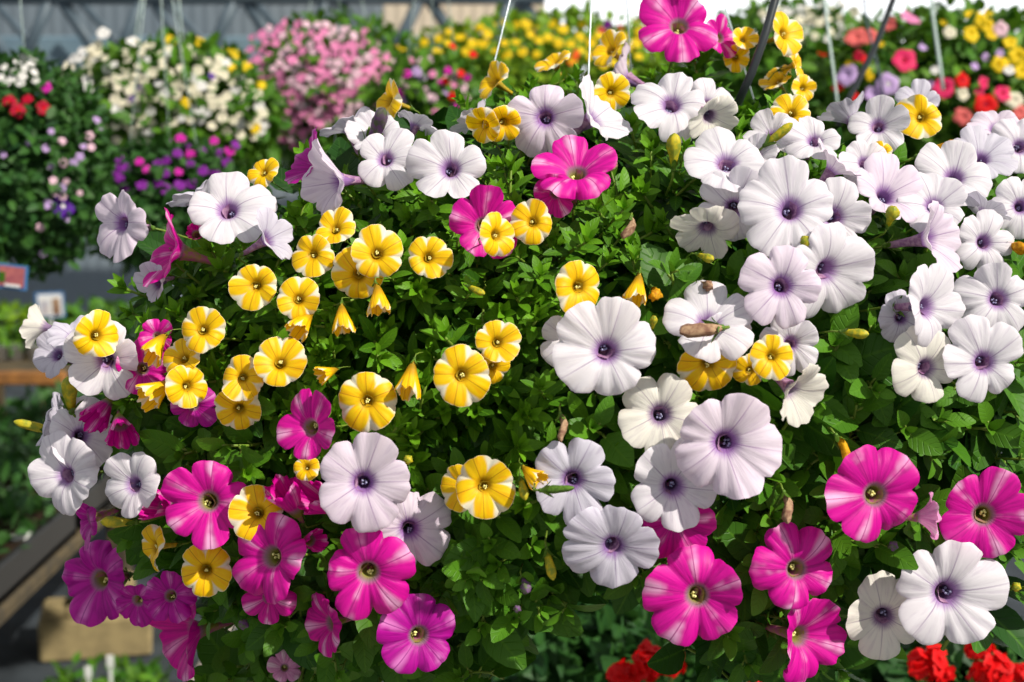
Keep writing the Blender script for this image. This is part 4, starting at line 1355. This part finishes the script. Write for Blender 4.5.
    far_flower('magenta_flower', 'left', 46, 87, 12, 'f_magenta', 'small magenta flower above the crimson ones of the left basket', None, rng)
    far_flower('violet_flower', 'left', 63, 206, 25, 'f_violet', 'single deep violet flower facing out of the dark left basket', None, rng, 'f_white')
    far_flower('lavender_flower', 'left', 48, 204, 11, 'f_lilac', 'pale lavender flower touching the single deep violet one', None, rng)
    # pink basket
    scatter('pink_flower', 'pink', [(238, 52), (252, 34), (282, 20), (330, 24), (368, 32), (396, 60), (402, 84), (438, 104), (402, 112), (352, 116), (322, 128), (298, 150), (276, 140), (266, 92), (240, 78)], 185, 10.5, ['f_pink', 'f_palepink', 'f_pink', 'f_palepink', 'f_pink'], 'small pink flower massed on the blurred pink basket behind the upper rim', 'pink flowers of the pink basket', 6, .74)
    # mixed and yellow
    scatter('pink_flower', 'mixed', [(402, 52), (448, 58), (470, 76), (468, 116), (428, 122), (398, 100)], 26, 10, ['f_palepink', 'f_magenta', 'f_pink', 'f_lilac'], 'small pinkish flower on the blurred basket between pink and yellow ones', 'pinkish flowers of the small mixed basket', 7, .8)
    for x, y in ((446, 81), (461, 73), (452, 96), (473, 54), (453, 46)):
        far_flower('red_flower', 'mixed', x, y, 9, 'f_red', 'tiny red flower among the pinkish ones left of the thin wire', 'tiny red flowers by the thin wire', rng, lift=.02)
    scatter('yellow_flower', 'yellow', [(384, 44), (430, 38), (480, 20), (560, 20), (640, 30), (650, 62), (600, 66), (530, 54), (498, 60), (480, 52), (400, 54)], 52, 10.5, ['f_yellow'], 'small yellow flower on the blurred yellow green basket behind the wires', 'yellow flowers of the yellow green basket', 8, .95)
    for x, y in ((571, 62), (575, 57), (577, 53)):
        far_flower('red_flower', 'yellow', x, y, 8, 'f_orange', 'tiny orange red flower right of the middle of the yellow basket', 'orange red flowers of the yellow basket', rng)
    scatter('purple_flower', 'yellow', [(596, 24), (650, 20), (650, 40), (600, 40)], 8, 9, ['f_purple', 'f_magenta', 'f_crimson'], 'tiny purple flower on top edge of the yellow green basket', 'purple flowers of the yellow basket', 9, .8)
    # cream basket at the top right
    scatter('cream_flower', 'cream', [(756, 8), (800, 6), (848, 4), (866, 22), (848, 36), (820, 46), (790, 40), (770, 30)], 44, 11, ['f_cream', 'f_white', 'f_cream'], 'pale cream flower on the blurred basket behind the black hose', 'cream flowers of the top right basket', 10, .8)
    # right basket, large single flowers
    E = 'f_crimson'
    for nm, x, y, w, c, eye, lab in (
        ('pink_flower', 911, 17, 22, 'f_pink', None, 'blurred pink double flower highest at the upper right against the white sky'),
        ('rose_flower', 905, 60, 26, 'f_rose', 'f_crimson', 'blurred rose red flower alone in green between hose and pale hanger'),
        ('red_flower', 944, 88, 23, 'f_rose', 'f_crimson', 'blurred rose red flower at the foot of the pale green hanger'),
        ('red_flower', 963, 80, 17, 'f_red', 'f_crimson', 'blurred deep red flower highest of the red group upper right'),
        ('red_flower', 986, 104, 24, 'f_red', 'f_crimson', 'blurred bright red flower largest of the group at upper right'),
        ('red_flower', 1003, 93, 19, 'f_rose', 'f_crimson', 'blurred red flower above right of the largest bright red one'),
        ('rose_flower', 984, 83, 14, 'f_rose', None, 'small rose pink flower above the largest bright red one'),
        ('rose_flower', 979, 92, 10, 'f_rose', None, 'tiny rose flower left above the largest bright red one'),
        ('coral_flower', 857, 37, 26, 'f_coral', None, 'blurred coral flower left of the grey hose at upper right'),
        ('coral_flower', 872, 36, 16, 'f_coral', None, 'small coral flower beside the bigger coral one by the grey hose'),
        ('coral_flower', 889, 24, 16, 'f_coral', None, 'small coral flower left below the highest pink double flower'),
        ('lilac_flower', 847, 75, 24, 'f_lilac', None, 'blurred lilac flower slanting beside the first pale hanger'),
        ('pink_flower', 888, 84, 24, 'f_lilac', 'f_white', 'blurred lilac pink double flower above the white petunias, right of grey hose'),
        ('pink_flower', 873, 94, 18, 'f_lilac', None, 'lilac pink flower lower left neighbour of the double one'),
        ('pink_flower', 1001, 29, 17, 'f_palepink', None, 'pale pink flower at upper right beside yellow flowers'),
        ('coral_flower', 963, 116, 20, 'f_coral', None, 'blurred coral red flower low behind the yellow and white star flower'),
        ('coral_flower', 1020, 112, 18, 'f_coral', None, 'blurred coral flower at the right edge above white petunias'),
        ('cream_flower', 963, 94, 14, 'f_cream', None, 'cream flower between the red flowers of the upper right basket'),
        ('cream_flower', 1014, 99, 20, 'f_cream', None, 'cream flower at the right edge beside the red flowers'),
        ('cream_flower', 950, 32, 14, 'f_cream', None, 'cream flower right above the pale green hanger'),
        ('cream_flower', 1009, 70, 12, 'f_white', None, 'white flower between the yellow ones at the right edge'),
        ('white_flower', 935, 70, 10, 'f_white', None, 'white blossom at the lower tip of the pale green hanger'),
        ('crimson_flower', 859, 56, 13, 'f_crimson', None, 'dark crimson flower under the bigger coral one'),
        ('red_flower', 866, 60, 10, 'f_red', None, 'small red flower touching the dark crimson one'),
        ('red_flower', 824, 50, 14, 'f_red', None, 'blurred red flower left of the first pale hanger'),
        ('red_flower', 838, 86, 14, 'f_red', None, 'red flower below the slanting lilac one'),
        ('red_flower', 855, 97, 10, 'f_red', None, 'red flower at the foot of the grey hose'),
    ):
        far_flower(nm, 'right', x, y, w, c, lab, None, rng, eye, lift=.03)
    for x, y, w in ((972, 34, 18), (981, 20, 17), (988, 26, 15), (992, 34, 13), (970, 14, 12), (989, 12, 9), (1010, 42, 15), (1018, 56, 20), (1000, 64, 18), (1022, 71, 17), (1005, 63, 13), (867, 71, 9), (870, 77, 9), (849, 64, 9), (881, 44, 7), (944, 22, 8)):
        far_flower('yellow_flower', 'right', x, y, w, 'f_yellow', 'blurred yellow flower on the large upper right basket', 'yellow flowers of the upper right basket', rng, lift=.02)
    for x, y in ((986, 57), (1000, 53), (975, 66), (923, 47), (930, 85), (1013, 14)):
        far_flower('lavender_flower', 'right', x, y, 9, 'f_lilac', 'tiny lavender flower on the large upper right basket', 'lavender flowers of the upper right basket', rng, lift=.02)


# ------------------------------------------------------------------ benches, trays, blocks, geraniums
def pot_plant(px, py, d, hpx, label, rng):
    p = at(px, py, d)
    root = empty('seedling_pot', p)
    tag(root, label, 'plant pot', 'white seedling pots on the wooden bench')
    h = hpx / FPX * d
    mb = MB()
    lathe(mb, (0, 0, 0), [(h * .3, 0), (h * .42, h * .85), (h * .48, h * .86), (h * .48, h), (h * .40, h), (h * .36, h * .8)], 20)
    mb.build('pot', simple('white_plastic', (0.72, 0.70, 0.66), 0.4), root)
    mb = MB()
    leaf_ball(mb, (0, 0, h * 1.25), (h * .55, h * .55, h * .5), 26, h * .5, rng)
    mb.build('foliage', M['leaf_far'], root)


def tray(c, sx, sy, label, rng, rot=0.0, mat='leaf_shaded', n=500):
    root = empty('seedling_tray', c)
    root.rotation_euler.z = rot
    tag(root, label, 'tray')
    mb = MB()
    box(mb, (0, 0, .012), (sx, sy, .02), 0, .004)
    for q in (-1, 1):
        box(mb, (0, q * (sy / 2 - .008), .04), (sx, .016, .08), 0, .004)
        box(mb, (q * (sx / 2 - .008), 0, .04), (.016, sy, .08), 0, .004)
    mb.build('tray_box', M['pot'], root, smooth=False)
    mb = MB()
    box(mb, (0, 0, .045), (sx - .03, sy - .03, .05), 0, .004)
    mb.build('soil', M['soil'], root, smooth=False)
    mb = MB()
    for _ in range(n):
        p = Vector((rng.uniform(-sx / 2, sx / 2) * .95, rng.uniform(-sy / 2, sy / 2) * .95, .07 + rng.uniform(0, .07)))
        d = Vector((rng.gauss(0, .7), rng.gauss(0, .7), rng.uniform(.2, 1.2)))
        leaf(mb, p, d, Vector((rng.gauss(0, .5), rng.gauss(0, .5), 1)), rng.uniform(.03, .06), .02, rng, .4, .2, 'ovate', rng.uniform(0, .5), 3)
    mb.build('foliage', M[mat], root)


def label_card(name, px, py, d, wpx, hpx, label, cols, stick=.08, tilt=0.0, yaw=0.0, group=None):
    """A flat printed plant label on a stake."""
    p = at(px, py, d)
    root = empty(name, p)
    root.rotation_euler = (0, tilt, yaw)
    tag(root, label, 'plant label', group)
    w, h = wpx / FPX * d, hpx / FPX * d
    mb = MB()
    box(mb, (0, 0, 0), (w, .003, h), 0, .0008)
    mb.build('card', M[cols[0]] if cols[0] in M else None, root, smooth=False)
    for i, (x, z, sx, sz, m) in enumerate(cols[1]):
        mb = MB()
        box(mb, (x * w, -.0019 - .0006 * i, z * h), (sx * w, .0014, sz * h))
        mb.build('print', M[m], root, smooth=False)
    if stick:
        mb = MB()
        box(mb, (0, .002, -h / 2 - stick / 2), (.008, .002, stick), 0, .0005)
        mb.build('stake', M['card_white'], root, smooth=False)


def build_benches():
    rng = random.Random(321)
    M['card_white'] = simple('white_card', (0.72, 0.73, 0.72), 0.5)
    M['card_blue'] = simple('blue_card', (0.05, 0.16, 0.36), 0.5)
    M['card_red'] = simple('printed_rose', (0.45, 0.14, 0.13), 0.5, col2=(0.30, 0.08, 0.10), scale=60)
    M['card_grey'] = simple('printed_grey', (0.40, 0.42, 0.50), 0.5, col2=(0.55, 0.45, 0.40), scale=60)
    wood = simple('weathered_board', (0.34, 0.15, 0.04), 0.7, 0.2, col2=(0.20, 0.09, 0.03), scale=14)
    greyw = simple('grey_board', (0.10, 0.075, 0.04), 0.75, 0.2, col2=(0.055, 0.045, 0.03), scale=14)
    # wooden display bench across
    d0 = 5.2
    z = at(0, 378, d0).z
    y0 = at(0, 378, d0).y
    x0, x1 = -2.1, at(66, 378, d0).x
    root = empty('display_bench', (x0 / 2 + x1 / 2, y0 + .4, 0))
    tag(root, 'wooden bench with orange brown front board at the left edge', 'bench')
    o = root.location
    mb = MB()
    box(mb, (0, -.40, z), (x1 - x0, .04, .045), 0, .006)
    mb.build('front_board', wood, root, smooth=False)
    for k in range(6):
        mb = MB()
        box(mb, (0, -.33 + k * .135, z + .012), (x1 - x0, .12, .02), 0, .004)
        mb.build('bench_slat', greyw, root, smooth=False)
    for sx in (-1, 1):
        for sy in (-.34, .36):
            mb = MB()
            box(mb, (sx * ((x1 - x0) / 2 - .08), sy, z / 2 - .012), (.06, .06, z - .03), 0, .006)
            mb.build('leg', simple('tan_post', (0.42, 0.30, 0.15), 0.7, var=.3, scale=12), root, smooth=False)
    for px, hp in ((3, 17), (17, 17), (36, 18), (48, 16)):
        pot_plant(px, 362, 5.3 + .01 * hp, hp, 'small white seedling pot in a row on the wooden bench at left edge', rng)
    mb = MB()
    # plants standing further back on that bench
    for px, py, w in ((8, 338, 34), (52, 336, 30), (95, 326, 44), (130, 318, 40)):
        p = at(px, py + 16, 5.65)
        p.z = max(p.z, .78)
        r = empty('bedding_plant', p - Vector((0, 0, .05)))
        tag(r, {8: 'yellow green bedding plant at the left edge behind the white pots', 52: 'low bedding plant under the upright printed label', 95: 'dark bedding plant behind the half closed trumpet petunia', 130: 'dark bedding plant below the left facing magenta flower'}[px], 'plant')
        mb = MB()
        s = w / FPX * 5.6
        leaf_ball(mb, (0, 0, .05), (s, s * .8, s * .5), 240, .04, rng)
        mb.build('foliage', M['leaf_yellow_green' if px == 8 else 'leaf_far'], r)
        mb = MB()
        lathe(mb, (0, 0, -.04), [(s * .3, 0), (s * .5, .07), (s * .54, .072), (s * .54, .085), (s * .4, .085)], 20)
        mb.build('pot', M['pot'], r)
    label_card('plant_label', 12, 277, 2.2, 31, 25, 'blue edged picture label with a reddish print at the left edge', ('card_blue', [(.0, .02, .82, .80, 'card_red'), (-.30, -.02, .2, .4, 'leaf_far'), (.05, -.33, .5, .10, 'card_white')]), .0, .12)
    label_card('plant_label', 50, 305, 5.35, 29, 26, 'upright blue edged label with pale print above the half closed trumpet', ('card_blue', [(.02, .0, .84, .84, 'card_white'), (-.18, -.10, .30, .55, 'card_grey'), (.22, -.06, .26, .62, 'wilted')]), .17, -.04)

    # long low bench running away from the camera
    zb = .53
    xr = -1.03
    root = empty('low_bench', (xr - .55, 3.45, 0))
    tag(root, 'low grey wooden bench running into the distance at the lower left edge', 'bench')
    mb = MB()
    box(mb, (.55, 0, zb), (.03, 3.0, .035), 0, .006)
    mb.build('edge_board', greyw, root, smooth=False)
    for k in range(7):
        mb = MB()
        box(mb, (.45 - k * .16, 0, zb + .005), (.14, 3.0, .02), 0, .004)
        mb.build('bench_slat', greyw, root, smooth=False)
    for sx in (-.5, .30):
        for sy in (-1.4, 1.4):
            mb = MB()
            box(mb, (sx, sy, zb / 2 - .015), (.07, .07, zb - .03), 0, .008)
            mb.build('leg', greyw, root, smooth=False)
    for k in range(4):
        tray((xr - .245, 2.6 + k * .62, zb + .016), .50, .58, ('first', 'second', 'third', 'fourth')[k] + ' seedling tray from the front on the low left bench', rng)
    for i, (px, py, d) in enumerate(((16, 469, 4.0), (12, 493, 3.7), (13, 514, 3.5))):
        label_card('plant_label', px, py, d, 7, 11, ('topmost', 'middle', 'lowest')[i] + ' small white stake label standing in the left seedling trays', ('card_white', []), .10, 0)
    label_card('price_label', 22, 541, 3.30, 19, 16, 'white price label on the side of the low left bench', ('card_white', []), 0, 0, .6)

    # concrete blocks on the floor
    cb = simple('yellowish_concrete', (0.30, 0.235, 0.115), 0.85, 0.2, col2=(0.23, 0.18, 0.09), scale=25)
    d = 4.35
    c = at(88, 645, d)
    root = empty('concrete_block', (c.x, c.y + .1, 0))
    root.rotation_euler.z = .22
    tag(root, 'big yellowish concrete block on the floor at the lower left', 'block')
    mb = MB()
    box(mb, (0, 0, .06), (.31, .24, .12), 0, .008)
    mb.build('block_body', cb, root, smooth=False)
    mb = MB()
    box(mb, (.04, 0, .1245), (.24, .18, .009), 0, .003)
    mb.build('block_face', cb, root, smooth=False)
    root = empty('concrete_block', (c.x + .03, c.y + .12, .13))
    tag(root, 'smaller concrete block lying on top of the big yellowish one', 'block')
    mb = MB()
    box(mb, (0, 0, .035), (.15, .12, .07), .2, .008)
    mb.build('block_body', cb, root, smooth=False)
    tray((at(95, 700, 3.7).x, at(95, 700, 3.7).y + .05, 0), .30, .40, 'low tray of green seedlings on the floor in front of the concrete blocks', rng, 0, 'leaf_far', 300)
    for px, py in ((88, 672), (110, 661)):
        label_card('plant_label', px, py, 3.75, 7, 12, 'white stake label in the floor tray, ' + ('nearer the bottom edge' if px == 88 else 'nearer the concrete blocks'), ('card_white', []), .08, 0)

    # bench of red geraniums under the basket
    zg = .60
    root = empty('geranium_bench', (.25, 2.15, 0))
    tag(root, 'dark slatted bench below the basket carrying red geraniums', 'bench')
    for k in range(6):
        mb = MB()
        box(mb, (0, -.42 + k * .17, zg), (1.5, .14, .025), 0, .005)
        mb.build('bench_slat', simple('slate_board', (0.06, 0.075, 0.08), 0.7, var=.3, scale=10), root, smooth=False)
    for sx in (-.7, .7):
        for sy in (-.4, .4):
            mb = MB()
            box(mb, (sx, sy, zg / 2 - .01), (.06, .06, zg - .02), 0, .006)
            mb.build('leg', greyw, root, smooth=False)
    for i, (px, py, d, wx, wy, lab) in enumerate(((585, 655, 2.10, 88, 70, 'leafy geranium plant in shade below the lowest grey lilac petunia'), (690, 700, 1.85, 90, 66, 'geranium plant with red heads under the magenta petunia of the lower middle'),
                                                  (840, 715, 1.9, 80, 62, 'geranium plant at the bottom between the two red flowered ones'), (970, 705, 1.85, 95, 70, 'geranium plant with red heads under the big bottom white petunia'),
                                                  (480, 712, 2.2, 44, 44, 'small dark geranium plant at the bottom middle'))):
        far_basket('ger%d' % i, lab, px, py, d, wx, wy, 1300, .036, 'leaf_shaded', False, 'geranium_plant', .2, 'plant')
        b, r, _ = BALLS['ger%d' % i]
    for i, (px, py, w, lab) in enumerate(((646, 664, 42, 'large red geranium head below the magenta petunia of the lower middle'), (672, 662, 36, 'red geranium head touching the large one on its right side'), (620, 678, 34, 'red geranium head cut by bottom edge, leftmost'),
                                          (708, 648, 30, 'red geranium head just under the lower middle magenta petunia'), (756, 682, 20, 'small red geranium head at bottom edge below the magenta pair'), (928, 664, 46, 'red geranium head under the cream bottom right petunia'),
                                          (978, 646, 32, 'red geranium head directly under the big bottom white petunia'), (990, 672, 46, 'red geranium head cut by bottom edge below the big white petunia'), (1022, 674, 26, 'red geranium head in the bottom right corner'),
                                          (845, 646, 12, 'tiny red geranium petals left of the cream bottom right petunia'))):
        d = 1.58
        p = at(px, py, d)
        root = empty('geranium_flower', p)
        tag(root, lab, 'flower')
        R = w / FPX * d / 2
        mb = MB()
        for k in range(26):
            v = Vector((rng.gauss(0, 1), rng.gauss(0, 1) - .4, rng.gauss(0, 1) + .3)).normalized()
            x, y = frame(v)
            vs, fs = [], []
            rr = R * rng.uniform(.36, .52)
            q = v * R * rng.uniform(.50, .88)
            v = (v + Vector((rng.gauss(0, .4), rng.gauss(0, .4), rng.gauss(0, .4)))).normalized()
            x, y = frame(v)
            ring = [(.05, -.1), (.5, .1), (1, .0)]
            ph = rng.uniform(0, 6)
            for a, zz in ring:
                for j in range(15):
                    t = 2 * PI * j / 15
                    f = 1 - .3 * a * (1 - abs(math.cos(2.5 * t + ph)))
                    vs.append(q + (x * math.cos(t) + y * math.sin(t)) * rr * a * f + v * (zz * rr))
            for a in range(2):
                for j in range(15):
                    fs.append((a * 15 + j, a * 15 + (j + 1) % 15, a * 15 + 15 + (j + 1) % 15, a * 15 + 15 + j))
            fs.append(tuple(range(15)))
            mb.add(vs, fs)
        mb.build('petals', M['f_red'], root)
        mb = MB()
        tube(mb, [(0, 0, 0), (0, .02, -.06), (0, .05, -.16)], .003, 7)
        mb.build('stalk', M['stem'], root)


build_shell()
build_flowers()
build_buds()
build_basket()
build_plants()
build_far()
build_benches()
bpy.context.view_layer.update()
